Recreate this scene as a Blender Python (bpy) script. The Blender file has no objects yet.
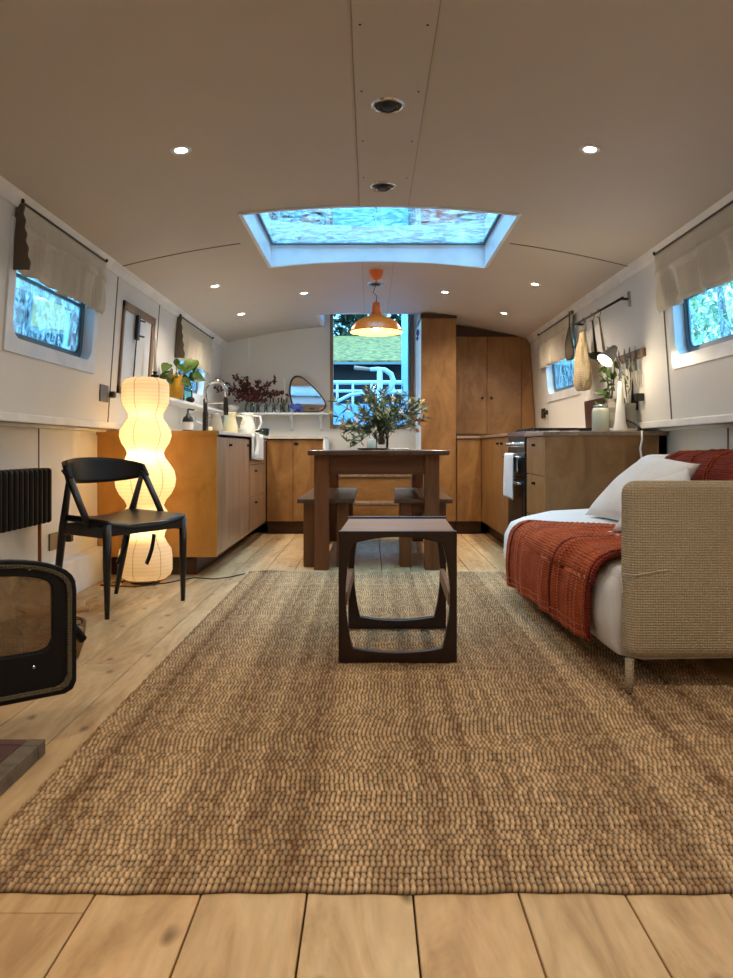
import bpy, bmesh, math, random
import numpy as np
from mathutils import Vector, Matrix
R = random.Random(7)
PI = math.pi
sc = bpy.context.scene
COL = sc.collection
F = 734.0; CX = 370.0; CY = 448.0; H = 0.8          # camera: focal px, vanishing point, eye height

def px(x, y, Y):                                   # photo point at depth Y -> world
    return Vector(((x-CX)*Y/F, Y, H+(CY-y)*Y/F))
def lin(c):
    return tuple(((v/255.)/12.92 if v/255. <= .04045 else ((v/255.+.055)/1.055)**2.4) for v in c)+(1.,)

# ------------------------------------------------------------------ materials
def _mat(name):
    m = bpy.data.materials.new(name); m.use_nodes = True
    nt = m.node_tree; b = nt.nodes['Principled BSDF']
    return m, nt, b
def N(nt, t, **kw):
    n = nt.nodes.new(t)
    for k, v in kw.items():
        if k in n.inputs: n.inputs[k].default_value = v
        else: setattr(n, k, v)
    return n
def plain(name, c, rough=.5, metal=0., c2=None, scale=6., bump=0., bscale=60., stretch=(1,1,1), spec=.5, sheen=0.):
    m, nt, b = _mat(name); L = nt.links
    b.inputs['Roughness'].default_value = rough; b.inputs['Metallic'].default_value = metal
    b.inputs['Specular IOR Level'].default_value = spec
    if sheen: b.inputs['Sheen Weight'].default_value = sheen
    c2 = c2 or tuple(min(255, v*1.06) for v in c)
    tc = N(nt, 'ShaderNodeTexCoord'); mp = N(nt, 'ShaderNodeMapping'); mp.inputs['Scale'].default_value = stretch
    L.new(tc.outputs['Object'], mp.inputs['Vector'])
    no = N(nt, 'ShaderNodeTexNoise', Scale=scale, Detail=4.); L.new(mp.outputs[0], no.inputs['Vector'])
    cr = N(nt, 'ShaderNodeValToRGB'); cr.color_ramp.elements[0].color = lin(c); cr.color_ramp.elements[1].color = lin(c2)
    cr.color_ramp.elements[0].position = .35; cr.color_ramp.elements[1].position = .65
    L.new(no.outputs['Fac'], cr.inputs[0]); L.new(cr.outputs[0], b.inputs['Base Color'])
    if bump:
        n2 = N(nt, 'ShaderNodeTexNoise', Scale=bscale, Detail=3.); L.new(mp.outputs[0], n2.inputs['Vector'])
        bp = N(nt, 'ShaderNodeBump', Strength=bump, Distance=.004); L.new(n2.outputs['Fac'], bp.inputs['Height'])
        L.new(bp.outputs[0], b.inputs['Normal'])
    return m
def wood(name, c1, c2, c3, axis='Z', rough=.45, scale=1., bump=.15, attr=False, knots=False, spec=.5, st=9, fm=.35, ln=.8):
    m, nt, b = _mat(name); L = nt.links
    b.inputs['Roughness'].default_value = rough; b.inputs['Specular IOR Level'].default_value = spec
    tc = N(nt, 'ShaderNodeTexCoord'); mp = N(nt, 'ShaderNodeMapping')
    s = {'X': (ln, st, st), 'Y': (st, ln, st), 'Z': (st, st, ln)}[axis]
    mp.inputs['Scale'].default_value = tuple(v*scale for v in s)
    L.new(tc.outputs['Object'], mp.inputs['Vector'])
    vec = mp.outputs[0]
    if attr:                                       # every plank gets its own piece of grain
        at = N(nt, 'ShaderNodeAttribute', attribute_name='plank')
        ad = N(nt, 'ShaderNodeVectorMath', operation='MULTIPLY_ADD'); ad.inputs[1].default_value = (37, 53, 11)
        L.new(at.outputs['Color'], ad.inputs[0]); L.new(vec, ad.inputs[2]); vec = ad.outputs[0]
    no = N(nt, 'ShaderNodeTexNoise', Scale=1.6, Detail=6., Roughness=.62, Distortion=1.2); L.new(vec, no.inputs['Vector'])
    cr = N(nt, 'ShaderNodeValToRGB'); e = cr.color_ramp.elements
    e[0].color = lin(c1); e[0].position = .3; e[1].color = lin(c3); e[1].position = .72
    k = e.new(.5); k.color = lin(c2)
    L.new(no.outputs['Fac'], cr.inputs[0]); out = cr.outputs[0]
    fine = N(nt, 'ShaderNodeTexNoise', Scale=9., Detail=3.); L.new(vec, fine.inputs['Vector'])
    mx = N(nt, 'ShaderNodeMix', data_type='RGBA', blend_type='MULTIPLY'); mx.inputs[0].default_value = fm
    fr = N(nt, 'ShaderNodeMapRange'); fr.inputs[1].default_value = .3; fr.inputs[2].default_value = .7; fr.inputs[3].default_value = .62; fr.inputs[4].default_value = 1.15
    L.new(fine.outputs['Fac'], fr.inputs[0]); L.new(out, mx.inputs[6]); L.new(fr.outputs[0], mx.inputs[7]); out = mx.outputs[2]
    if knots:
        mk = N(nt, 'ShaderNodeMapping'); mk.inputs['Scale'].default_value = (5.2, 2.9, 5.2) if axis == 'Y' else (3, 3, 1.4)
        L.new(tc.outputs['Object'], mk.inputs['Vector'])
        nz = N(nt, 'ShaderNodeTexNoise', Scale=3.); L.new(mk.outputs[0], nz.inputs['Vector'])
        va = N(nt, 'ShaderNodeVectorMath', operation='MULTIPLY_ADD'); va.inputs[1].default_value = (.14, .14, .14)
        L.new(nz.outputs['Color'], va.inputs[0]); L.new(mk.outputs[0], va.inputs[2])
        vo = N(nt, 'ShaderNodeTexVoronoi', Scale=1., voronoi_dimensions='2D' if axis == 'Y' else '3D'); L.new(va.outputs[0], vo.inputs['Vector'])
        kr = N(nt, 'ShaderNodeMapRange'); kr.inputs[1].default_value = .015; kr.inputs[2].default_value = .085; kr.inputs[3].default_value = .75; kr.inputs[4].default_value = 0.
        L.new(vo.outputs['Distance'], kr.inputs[0])
        m2 = N(nt, 'ShaderNodeMix', data_type='RGBA', blend_type='MIX'); m2.inputs[7].default_value = lin((96, 66, 40))
        L.new(kr.outputs[0], m2.inputs[0]); L.new(out, m2.inputs[6]); out = m2.outputs[2]
    if attr:
        m3 = N(nt, 'ShaderNodeMix', data_type='RGBA', blend_type='MULTIPLY'); m3.inputs[0].default_value = 1.
        at2 = N(nt, 'ShaderNodeAttribute', attribute_name='tone'); L.new(out, m3.inputs[6]); L.new(at2.outputs['Color'], m3.inputs[7]); out = m3.outputs[2]
    L.new(out, b.inputs['Base Color'])
    bp = N(nt, 'ShaderNodeBump', Strength=bump, Distance=.002); L.new(fine.outputs['Fac'], bp.inputs['Height']); L.new(bp.outputs[0], b.inputs['Normal'])
    return m
def emit(name, c, s):
    m, nt, b = _mat(name); b.inputs['Base Color'].default_value = c+(1,)
    b.inputs['Emission Color'].default_value = c+(1,); b.inputs['Emission Strength'].default_value = s
    return m
def glassy(name, tint=(1,1,1), refl=.08, grime=0., gc=(.6,.75,.8)):
    m = bpy.data.materials.new(name); m.use_nodes = True; nt = m.node_tree; L = nt.links
    nt.nodes.remove(nt.nodes['Principled BSDF']); out = nt.nodes['Material Output']
    tr = N(nt, 'ShaderNodeBsdfTransparent'); tr.inputs[0].default_value = tint+(1,)
    gl = N(nt, 'ShaderNodeBsdfGlossy'); gl.inputs['Roughness'].default_value = .03
    fr = N(nt, 'ShaderNodeFresnel', IOR=1.45); mu = N(nt, 'ShaderNodeMath', operation='MULTIPLY'); mu.inputs[1].default_value = refl/.08
    L.new(fr.outputs[0], mu.inputs[0])
    mi = N(nt, 'ShaderNodeMixShader'); L.new(mu.outputs[0], mi.inputs[0]); L.new(tr.outputs[0], mi.inputs[1]); L.new(gl.outputs[0], mi.inputs[2])
    last = mi
    if grime:
        tc = N(nt, 'ShaderNodeTexCoord'); mp = N(nt, 'ShaderNodeMapping'); mp.inputs['Scale'].default_value = (1, 1.4, 1)
        L.new(tc.outputs['Object'], mp.inputs['Vector'])
        a = N(nt, 'ShaderNodeTexNoise', Scale=15., Detail=8., Roughness=.8, Distortion=.5); L.new(mp.outputs[0], a.inputs['Vector'])
        rr = N(nt, 'ShaderNodeMapRange'); rr.inputs[1].default_value = .42; rr.inputs[2].default_value = .66; rr.inputs[4].default_value = grime
        L.new(a.outputs['Fac'], rr.inputs[0])
        tl = N(nt, 'ShaderNodeBsdfTranslucent'); tl.inputs[0].default_value = gc+(1,)
        m2 = N(nt, 'ShaderNodeMixShader'); L.new(rr.outputs[0], m2.inputs[0]); L.new(mi.outputs[0], m2.inputs[1]); L.new(tl.outputs[0], m2.inputs[2]); last = m2
    L.new(last.outputs[0], out.inputs[0])
    return m
def weave(name, c1, c2, scale=260., rough=.9, bump=.5, fold=3., c3=None, sub=0.):
    m, nt, b = _mat(name); L = nt.links
    b.inputs['Roughness'].default_value = rough; b.inputs['Specular IOR Level'].default_value = .2
    if sub: b.inputs['Sheen Weight'].default_value = sub
    tc = N(nt, 'ShaderNodeTexCoord')
    w = []
    for d in ('X', 'Y', 'Z'):
        x = N(nt, 'ShaderNodeTexWave', bands_direction=d, Scale=scale/20., Distortion=1.6, Detail=2.); x.inputs['Detail Scale'].default_value = 3.
        L.new(tc.outputs['Object'], x.inputs['Vector']); w.append(x)
    a = N(nt, 'ShaderNodeMath', operation='ADD'); L.new(w[0].outputs['Fac'], a.inputs[0]); L.new(w[1].outputs['Fac'], a.inputs[1])
    a2 = N(nt, 'ShaderNodeMath', operation='ADD'); L.new(a.outputs[0], a2.inputs[0]); L.new(w[2].outputs['Fac'], a2.inputs[1])
    no = N(nt, 'ShaderNodeTexNoise', Scale=fold, Detail=5.); L.new(tc.outputs['Object'], no.inputs['Vector'])
    cr = N(nt, 'ShaderNodeValToRGB'); cr.color_ramp.elements[0].color = lin(c1); cr.color_ramp.elements[1].color = lin(c2)
    cr.color_ramp.elements[0].position = .35; cr.color_ramp.elements[1].position = .65
    L.new(no.outputs['Fac'], cr.inputs[0]); L.new(cr.outputs[0], b.inputs['Base Color'])
    bp = N(nt, 'ShaderNodeBump', Strength=bump, Distance=.003); L.new(a2.outputs[0], bp.inputs['Height']); L.new(bp.outputs[0], b.inputs['Normal'])
    return m

M = {}
M['wall'] = plain('painted wall', (226, 225, 220), .55, c2=(231, 229, 224), scale=2.)
M['ceil'] = plain('ceiling paint', (193, 184, 172), .6, c2=(198, 189, 177), scale=1.2)
M['trim'] = plain('trim paint', (228, 227, 223), .45)
M['seam'] = plain('shadow gap', (120, 112, 102), .7)
M['faint'] = plain('painted shadow line', (156, 146, 132), .7)
M['void'] = plain('dark gap', (40, 30, 22), .9)
M['gloss_white'] = plain('white gloss paint', (222, 226, 230), .3)
M['floor'] = wood('pine boards', (180, 143, 97), (212, 175, 126), (228, 197, 150), 'Y', .5, 1., .25, attr=True, knots=True, st=6, fm=.3, ln=1.2)
M['ply'] = wood('varnished plywood', (118, 80, 42), (143, 103, 58), (162, 120, 72), 'Z', .42, 1., .05, st=3.2, fm=.18, ln=1.6)
M['plyx'] = wood('varnished plywood flat', (118, 80, 42), (143, 103, 58), (162, 120, 72), 'X', .42, 1., .05, st=3.2, fm=.18, ln=1.6)
M['plyend'] = wood('lamplit plywood end', (166, 116, 48), (182, 130, 58), (194, 142, 68), 'Z', .38, 1., .05, st=3, fm=.15, ln=1.6)  # same plywood, the floor lamp's amber glow put into the colour
M['plygrey'] = wood('plywood with grey sheen', (120, 92, 68), (146, 116, 90), (164, 134, 106), 'Z', .35, .9, .06, st=6, fm=.22)  # plywood doors, their bluish-grey reflection put into the colour
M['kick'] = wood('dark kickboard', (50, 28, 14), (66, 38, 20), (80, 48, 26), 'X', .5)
M['counter_edge'] = wood('worktop edging', (116, 92, 72), (146, 120, 98), (166, 140, 116), 'Y', .4)
M['worktop'] = plain('pale stone worktop', (206, 200, 190), .35, c2=(190, 184, 174), scale=30.)
M['teak'] = wood('dark teak', (24, 10, 7), (36, 16, 10), (50, 23, 15), 'Z', .32, 1., .05)
M['teaktop'] = wood('teak tabletop', (126, 90, 70), (146, 108, 86), (160, 122, 98), 'X', .5, 1., .05)
M['tablewood'] = wood('old pine table', (86, 46, 20), (110, 64, 30), (128, 80, 40), 'Z', .45, .9, .1)
M['tableapron'] = wood('old pine apron', (84, 44, 18), (104, 60, 28), (120, 74, 36), 'X', .45, .9, .1)
M['tabletop'] = wood('dark waxed top', (60, 36, 22), (82, 52, 34), (104, 68, 46), 'Y', .28, .9, .1)
M['bench'] = wood('dark bench top', (64, 46, 34), (86, 64, 50), (108, 84, 68), 'Y', .3, .9, .1)
M['frame_wood'] = wood('oak frame', (112, 86, 60), (140, 110, 80), (158, 128, 96), 'Z', .5)
M['black'] = plain('black leather', (9, 9, 11), .42, c2=(14, 14, 16), spec=.35, bump=.1, bscale=200.)
M['blackwood'] = wood('ebonised wood', (14, 8, 6), (24, 13, 10), (34, 19, 14), 'Z', .35)
M['iron'] = plain('cast iron', (8, 8, 9), .5, metal=.1, spec=.3, c2=(12, 12, 13), bump=.2, bscale=150.)
M['railblue'] = plain('pale railing paint', (158, 178, 190), .4)
M['rope'] = weave('stove rope seal', (84, 76, 58), (108, 98, 76), 900., .9, .6)
M['steel'] = plain('brushed steel', (170, 172, 175), .25, metal=1.)
M['chrome'] = plain('chrome', (205, 208, 212), .1, metal=1.)
M['darkmetal'] = plain('dark metal', (52, 46, 42), .35, metal=.8)
M['copper'] = plain('copper pipe', (150, 84, 56), .35, metal=.8)
M['brass'] = plain('aged brass', (110, 96, 58), .35, metal=.9)
M['blackplastic'] = plain('black plastic', (16, 16, 17), .35)
M['silverplate'] = plain('brushed socket plate', (120, 114, 104), .4, metal=.6)
M['sheet'] = weave('white cotton sheet', (216, 214, 210), (226, 224, 220), 700., .9, .15, 2.)
M['pillow'] = weave('white pillow cotton', (222, 218, 212), (232, 228, 222), 700., .9, .2, 5.)
M['sofa'] = weave('oatmeal waffle cover', (194, 176, 146), (206, 188, 157), 760., .95, 1., 2.5)
M['throw'] = weave('rust knitted throw', (166, 74, 40), (192, 94, 54), 620., .95, 1., 9.)
M['throw_dark'] = weave('deep rust throw', (118, 44, 32), (136, 54, 40), 620., .95, 1., 9.)
M['stitch'] = plain('pale stitching', (196, 124, 92), .9)
M['linen'] = weave('linen blind', (204, 194, 176), (214, 204, 186), 500., .95, .3, 2.)
M['linen_pale'] = weave('pale linen blind', (210, 200, 180), (220, 210, 190), 500., .95, .3, 2.)
M['linen_dark'] = weave('grey linen lining', (96, 86, 76), (110, 100, 88), 500., .95, .3, 2.)
M['towel'] = weave('white towel', (206, 212, 220), (224, 228, 232), 700., .95, .4)
M['orange'] = plain('orange enamel', (226, 108, 30), .3)
M['enamel_in'] = plain('cream enamel inside', (240, 205, 110), .5)
M['glass'] = glassy('window glass', (.88, .96, 1.), .04, .0)
M['wetglass'] = glassy('rain-spotted window glass', (.78, .93, .98), .08, .5, (.6, .85, .95))
M['shade'] = plain('shade black wall', (9, 10, 12), .9, c2=(12, 13, 15))
M['skyglass'] = glassy('grimy skylight glass', (.86, .96, 1.), .1, .34, (.6, .88, 1.))
M['clear'] = glassy('clear glass', (.93, .95, .95), .16)
M['tealglass'] = glassy('teal glass', (.35, .72, .74), .16)
M['greenglass'] = glassy('green glass', (.82, .93, .87), .14)
M['frostjar'] = plain('pale green jar', (172, 176, 160), .25)
M['ceramic'] = plain('white ceramic', (222, 220, 214), .25)
M['greyceramic'] = plain('grey stoneware', (150, 146, 136), .4)
M['yellow'] = plain('mustard glazed vase', (190, 144, 22), .35, c2=(176, 126, 18))
M['cream'] = plain('cream enamel', (206, 200, 166), .35)
M['blue'] = plain('cobalt blue glaze', (62, 84, 168), .4)
M['leaf'] = plain('green leaf', (44, 74, 26), .45, c2=(82, 108, 40), scale=9.)
M['olive'] = plain('olive leaf', (58, 76, 44), .5, c2=(122, 136, 102), scale=12.)
M['palegreen'] = plain('pale blossom', (190, 186, 150), .7, c2=(216, 196, 168), scale=14.)
M['rustleaf'] = plain('orange dried leaf', (190, 120, 70), .7)
M['burgundy'] = plain('burgundy leaf', (62, 22, 24), .55, c2=(104, 40, 38), scale=12.)
M['stem'] = plain('stem', (70, 58, 34), .7)
M['candle'] = plain('white candle wax', (226, 222, 210), .4)
M['tile'] = plain('maroon quarry tile', (84, 54, 48), .4, c2=(98, 64, 56))
M['tilegrout'] = plain('grey stone edging', (126, 112, 94), .8, c2=(98, 86, 70), scale=20.)
M['basket'] = weave('wicker', (128, 96, 60), (156, 122, 80), 800., .8, .9)
M['kindling'] = wood('kindling', (150, 112, 72), (184, 148, 104), (206, 176, 134), 'X', .8)
M['netting'] = weave('string bag', (196, 174, 134), (212, 192, 154), 500., .95, .9, 14.)
M['splash'] = wood('dark splashback', (62, 38, 30), (80, 52, 42), (96, 64, 52), 'Z', .4)
M['sootglass'] = None
M['mirror'] = plain('mirror silver', (225, 228, 230), .02, metal=1., c2=(225, 228, 230))
M['bark'] = plain('bark', (66, 56, 44), .9)
M['hedge'] = plain('hedge leaf', (62, 104, 52), .6, c2=(150, 176, 96), scale=3.)
M['darktree'] = plain('conifer leaf', (26, 38, 26), .8, c2=(60, 78, 50), scale=3.)
M['grass'] = plain('turf roof', (62, 58, 16), .9, c2=(134, 116, 52), scale=11., bump=.6, bscale=40.)
M['water'] = plain('canal water', (40, 60, 60), .12)
M['bluepaint'] = plain('pale blue boat paint', (128, 168, 196), .4)
M['building'] = plain('pale render', (196, 208, 216), .8)
M['smoke'] = glassy('sooty stove glass', (.62, .5, .36), .25, .55, (.5, .4, .28))
# paper: thin, lets the bulbs' light through
def paper():
    m = bpy.data.materials.new('rice paper'); m.use_nodes = True; nt = m.node_tree; L = nt.links
    nt.nodes.remove(nt.nodes['Principled BSDF']); out = nt.nodes['Material Output']
    tc = N(nt, 'ShaderNodeTexCoord'); w = N(nt, 'ShaderNodeTexWave', wave_type='BANDS', bands_direction='Z', Scale=14.5, Distortion=.25)
    L.new(tc.outputs['Object'], w.inputs['Vector'])
    cr = N(nt, 'ShaderNodeValToRGB'); cr.color_ramp.elements[0].color = lin((243, 228, 198)); cr.color_ramp.elements[0].position = .02
    cr.color_ramp.elements[1].color = lin((252, 240, 216)); cr.color_ramp.elements[1].position = .22
    L.new(w.outputs['Fac'], cr.inputs[0])
    d = N(nt, 'ShaderNodeBsdfDiffuse'); t = N(nt, 'ShaderNodeBsdfTranslucent'); L.new(cr.outputs[0], d.inputs[0]); L.new(cr.outputs[0], t.inputs[0])
    mi = N(nt, 'ShaderNodeMixShader'); mi.inputs[0].default_value = .55; L.new(d.outputs[0], mi.inputs[1]); L.new(t.outputs[0], mi.inputs[2])
    L.new(mi.outputs[0], out.inputs[0]); return m
M['paper'] = paper()
def rugmat():
    m, nt, b = _mat('jute'); at = N(nt, 'ShaderNodeAttribute', attribute_name='Col')
    nt.links.new(at.outputs['Color'], b.inputs['Base Color']); b.inputs['Roughness'].default_value = .95; b.inputs['Specular IOR Level'].default_value = .15
    return m
M['jute'] = rugmat()

# ------------------------------------------------------------------ mesh helpers
def B(): return bmesh.new()
def box(bm, x0, x1, y0, y1, z0, z1, rot=None, piv=None):
    vs = [bm.verts.new((x, y, z)) for x in (x0, x1) for y in (y0, y1) for z in (z0, z1)]
    for f in ((0,1,3,2), (4,6,7,5), (0,4,5,1), (2,3,7,6), (0,2,6,4), (1,5,7,3)): bm.faces.new([vs[i] for i in f])
    if rot is not None:
        p = Vector(piv) if piv is not None else Vector(((x0+x1)/2, (y0+y1)/2, (z0+z1)/2))
        for v in vs: v.co = p + rot @ (v.co-p)
    return vs
def hexa(bm, a, b):                                # a, b: four corners each
    va = [bm.verts.new(p) for p in a]; vb = [bm.verts.new(p) for p in b]
    bm.faces.new(va[::-1]); bm.faces.new(vb)
    for i in range(4): bm.faces.new((va[i], va[(i+1)%4], vb[(i+1)%4], vb[i]))
def frames(pts):
    n = len(pts); T = []
    for i in range(n):
        d = Vector(pts[min(i+1, n-1)])-Vector(pts[max(i-1, 0)]); T.append(d.normalized() if d.length > 1e-9 else Vector((0,0,1)))
    up = Vector((0,0,1)) if abs(T[0].z) < .9 else Vector((1,0,0))
    u = T[0].cross(up).normalized(); out = []
    for t in T:
        u = (u - t*u.dot(t)).normalized(); out.append((u, t.cross(u)))
    return out
def tube(bm, pts, r, seg=10, closed=False, flat=1.):
    n = len(pts); rs = r if isinstance(r, (list, tuple)) else [r]*n
    fr = frames(pts); rings = []
    for i, p in enumerate(pts):
        u, v = fr[i]
        rings.append([bm.verts.new(Vector(p)+u*math.cos(a)*rs[i]+v*math.sin(a)*rs[i]*flat) for a in [2*PI*k/seg for k in range(seg)]])
    for i in range(n-1+(1 if closed else 0)):
        A, C = rings[i], rings[(i+1) % n]
        for k in range(seg): bm.faces.new((A[k], A[(k+1)%seg], C[(k+1)%seg], C[k]))
    if not closed: bm.faces.new(rings[0][::-1]); bm.faces.new(rings[-1])
def lathe(bm, prof, c=(0,0,0), seg=24, cap0=False, cap1=False, ax=None):
    c = Vector(c); rings = []
    for r, z in prof:
        ring = []
        for k in range(seg):
            a = 2*PI*k/seg; p = Vector((r*math.cos(a), r*math.sin(a), z))
            if ax is not None: p = ax @ p
            ring.append(bm.verts.new(c+p))
        rings.append(ring)
    for A, C in zip(rings, rings[1:]):
        for k in range(seg): bm.faces.new((A[k], A[(k+1)%seg], C[(k+1)%seg], C[k]))
    if cap0: bm.faces.new(rings[0][::-1])
    if cap1: bm.faces.new(rings[-1])
def sheet(bm, f, nu, nv):
    g = [[bm.verts.new(f(i/nu, j/nv)) for j in range(nv+1)] for i in range(nu+1)]
    for i in range(nu):
        for j in range(nv): bm.faces.new((g[i][j], g[i+1][j], g[i+1][j+1], g[i][j+1]))
def prism(bm, poly, to3, w0, w1):
    a = [bm.verts.new(to3(u, v, w0)) for u, v in poly]; b = [bm.verts.new(to3(u, v, w1)) for u, v in poly]
    bm.faces.new(a[::-1]); bm.faces.new(b); n = len(poly)
    for i in range(n): bm.faces.new((a[i], a[(i+1)%n], b[(i+1)%n], b[i]))
def ringprism(bm, outer, inner, to3, w0, w1):
    n = len(outer)
    L4 = [[bm.verts.new(to3(u, v, w)) for u, v in loop] for loop, w in ((outer, w0), (inner, w0), (outer, w1), (inner, w1))]
    oa, ia, ob, ib = L4
    for i in range(n):
        j = (i+1) % n
        bm.faces.new((oa[j], oa[i], ia[i], ia[j])); bm.faces.new((ob[i], ob[j], ib[j], ib[i]))
        bm.faces.new((oa[i], oa[j], ob[j], ob[i])); bm.faces.new((ia[j], ia[i], ib[i], ib[j]))
def rrect(x0, x1, y0, y1, r, n=6):
    out = []
    for cx, cy, a0 in ((x1-r, y1-r, 0), (x0+r, y1-r, 90), (x0+r, y0+r, 180), (x1-r, y0+r, 270)):
        for k in range(n+1):
            a = math.radians(a0+90*k/n); out.append((cx+r*math.cos(a), cy+r*math.sin(a)))
    return out
def leaf(bm, p, d, L, W, up=None, curl=.2, n=3):
    p = Vector(p); d = Vector(d).normalized(); up = up or Vector((R.uniform(-1,1), R.uniform(-1,1), R.uniform(-.2,1)))
    s = d.cross(up); s = s.normalized() if s.length > 1e-4 else Vector((1,0,0)); nrm = s.cross(d)
    prev = None
    for i in range(n+1):
        t = i/n; w = W*.5*math.sin(PI*(.08+.9*t)**.8); c = p+d*L*t - nrm*curl*L*t*t
        a = bm.verts.new(c-s*w+nrm*w*.3); m = bm.verts.new(c); b = bm.verts.new(c+s*w+nrm*w*.3)
        if prev:
            bm.faces.new((prev[0], prev[1], m, a)); bm.faces.new((prev[1], prev[2], b, m))
        prev = (a, m, b)
def blob(bm, c, r, seg=16, rings=10, warp=None):
    mt = Matrix.Translation(Vector(c)) @ Matrix.Diagonal((r[0], r[1], r[2], 1))
    res = bmesh.ops.create_uvsphere(bm, u_segments=seg, v_segments=rings, radius=1., matrix=mt)
    if warp:
        for v in res['verts']: v.co = warp(v.co)

# ------------------------------------------------------------------ object helpers
ORG = {}
def finish(name, bm, mat, smooth, bevel, solid, subd, bseg=2):
    bmesh.ops.recalc_face_normals(bm, faces=bm.faces[:])
    me = bpy.data.meshes.new(name); bm.to_mesh(me); bm.free()
    if mat: me.materials.append(M[mat] if isinstance(mat, str) else mat)
    if smooth:
        me.polygons.foreach_set('use_smooth', [True]*len(me.polygons))
    o = bpy.data.objects.new(name, me); COL.objects.link(o)
    if solid:
        s = o.modifiers.new('solid', 'SOLIDIFY'); s.thickness = solid; s.offset = 0
    if bevel:
        b = o.modifiers.new('bevel', 'BEVEL'); b.width = bevel; b.segments = bseg; b.limit_method = 'ANGLE'; b.angle_limit = math.radians(40)
        if smooth: b.harden_normals = False
    if subd:
        s = o.modifiers.new('sub', 'SUBSURF'); s.levels = subd; s.render_levels = subd
    return o
def part(name, bm, mat, parent, label=None, smooth=False, bevel=0, solid=0, subd=0, local=False, kind=None, bseg=2):
    org = ORG[parent.name]
    if not local: bmesh.ops.translate(bm, verts=bm.verts[:], vec=-org)
    o = finish(name, bm, mat, smooth, bevel, solid, subd, bseg); o.parent = parent; ORG[o.name] = org
    if label: o['label'] = label
    if kind: o['kind'] = kind
    return o
def thing(name, label, cat, loc, group=None, rotz=0., kind=None):
    o = bpy.data.objects.new(name, None); COL.objects.link(o); o.empty_display_size = .1
    o.location = loc; o.rotation_euler = (0, 0, rotz); ORG[o.name] = Vector(loc)
    o['label'] = label; o['category'] = cat
    if group: o['group'] = group
    if kind: o['kind'] = kind
    return o
def single(name, bm, mat, label, cat, group=None, smooth=False, bevel=0, solid=0, subd=0, kind=None, bseg=2, recenter=True):
    off = Vector((0,0,0))
    if recenter and len(bm.verts):
        xs = [v.co for v in bm.verts]
        off = Vector(((min(v.x for v in xs)+max(v.x for v in xs))/2, (min(v.y for v in xs)+max(v.y for v in xs))/2, min(v.z for v in xs)))
        bmesh.ops.translate(bm, verts=bm.verts[:], vec=-off)
    o = finish(name, bm, mat, smooth, bevel, solid, subd, bseg); o.location = off; ORG[o.name] = off
    o['label'] = label; o['category'] = cat
    if group: o['group'] = group
    if kind: o['kind'] = kind
    return o
def struct(name, bm, mat, label, cat, **kw):
    return single(name, bm, mat, label, cat, kind='structure', recenter=False, **kw)
def dup(root, loc, rotz=None, label=None):
    r = root.copy(); COL.objects.link(r); r.location = loc; ORG[r.name] = Vector(loc)
    if rotz is not None: r.rotation_euler = (0, 0, rotz)
    if label: r['label'] = label
    for ch in list(root.children):
        if ch.type not in ('MESH',): continue
        c = ch.copy(); COL.objects.link(c); c.parent = r
        for g in list(ch.children):
            d = g.copy(); COL.objects.link(d); d.parent = c
    return r
def light(name, kind, loc, energy, col, size=.05, rot=None, spot=None, blend=.6):
    d = bpy.data.lights.new(name, kind); d.energy = energy; d.color = col
    if kind in ('POINT', 'SPOT'): d.shadow_soft_size = size
    if kind == 'SPOT': d.spot_size = math.radians(spot or 150); d.spot_blend = blend
    o = bpy.data.objects.new(name, d); COL.objects.link(o); o.location = loc
    if rot: o.rotation_euler = rot
    return o

# ------------------------------------------------------------------ hull geometry
HC = .03
CT = 2.07
def cz(x): return CT - .20*((x-HC)/1.545)**2
def wx(side, z): return HC + side*(1.605 - .065*(z-.95)/.92)
def lx(side): return HC + side*1.73
YF, YB = -2.6, 7.55                                # ends of the cabin
def ceilhit(x, y):
    Y = 4.
    for _ in range(40):
        X = (x-CX)*Y/F; Y = (cz(X)-H)*F/(CY-y)
    return Vector(((x-CX)*Y/F, Y, cz((x-CX)*Y/F)))
def wallhit(x, y):
    side = -1 if x < CX else 1; Y = 4.; z = 1.4
    for _ in range(60):
        Y = wx(side, z)*F/(x-CX); z = H+(CY-y)*Y/F
    return Vector((wx(side, z), Y, z))
def onwall(side):                                  # (along, up, out of the wall) -> world
    return lambda u, v, w: Vector((wx(side, v)-side*w, u, v))
# ================================================================== SETTING
# floor: boards running the length of the boat
bm = B(); pl = bm.loops.layers.float_color.new('plank'); tl = bm.loops.layers.float_color.new('tone')
x = .077 - .19*10; rr = random.Random(3)
while x < 1.80:
    y = YF - rr.uniform(0, 1.5)
    joints = []
    if abs(x+.873+.19) < .12: pass
    while y < YB:
        y2 = y + rr.choice([1.8, 2.4, 3.0, 3.6])
        if y < 2.72 < y2 and abs(x+1.063) < .1: y2 = 2.72
        a, b2 = max(y, YF), min(y2, YB)
        if b2 > a:
            n0 = len(bm.faces)
            box(bm, x+.0018, x+.1882, a+.001, b2-.001, -.03, 0.)
            bm.faces.ensure_lookup_table()
            g = rr.uniform(.84, 1.06); wm = rr.uniform(.96, 1.04); ofs = (rr.random(), rr.random(), rr.random(), 1)
            for fa in bm.faces[n0:]:
                for lp in fa.loops: lp[pl] = ofs; lp[tl] = (g*wm, g, g/wm, 1)
        y = y2
    x += .19
struct('floor', bm, 'floor', 'worn pale pine floorboards running the length of the cabin', 'floor', bevel=.0015, bseg=1)
bm = B(); box(bm, -2.0, 2.1, YF-.1, YB+.3, -.12, -.0305)
struct('trim_1', bm, 'void', 'dark subfloor in the gaps below the boards', 'subfloor')

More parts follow.
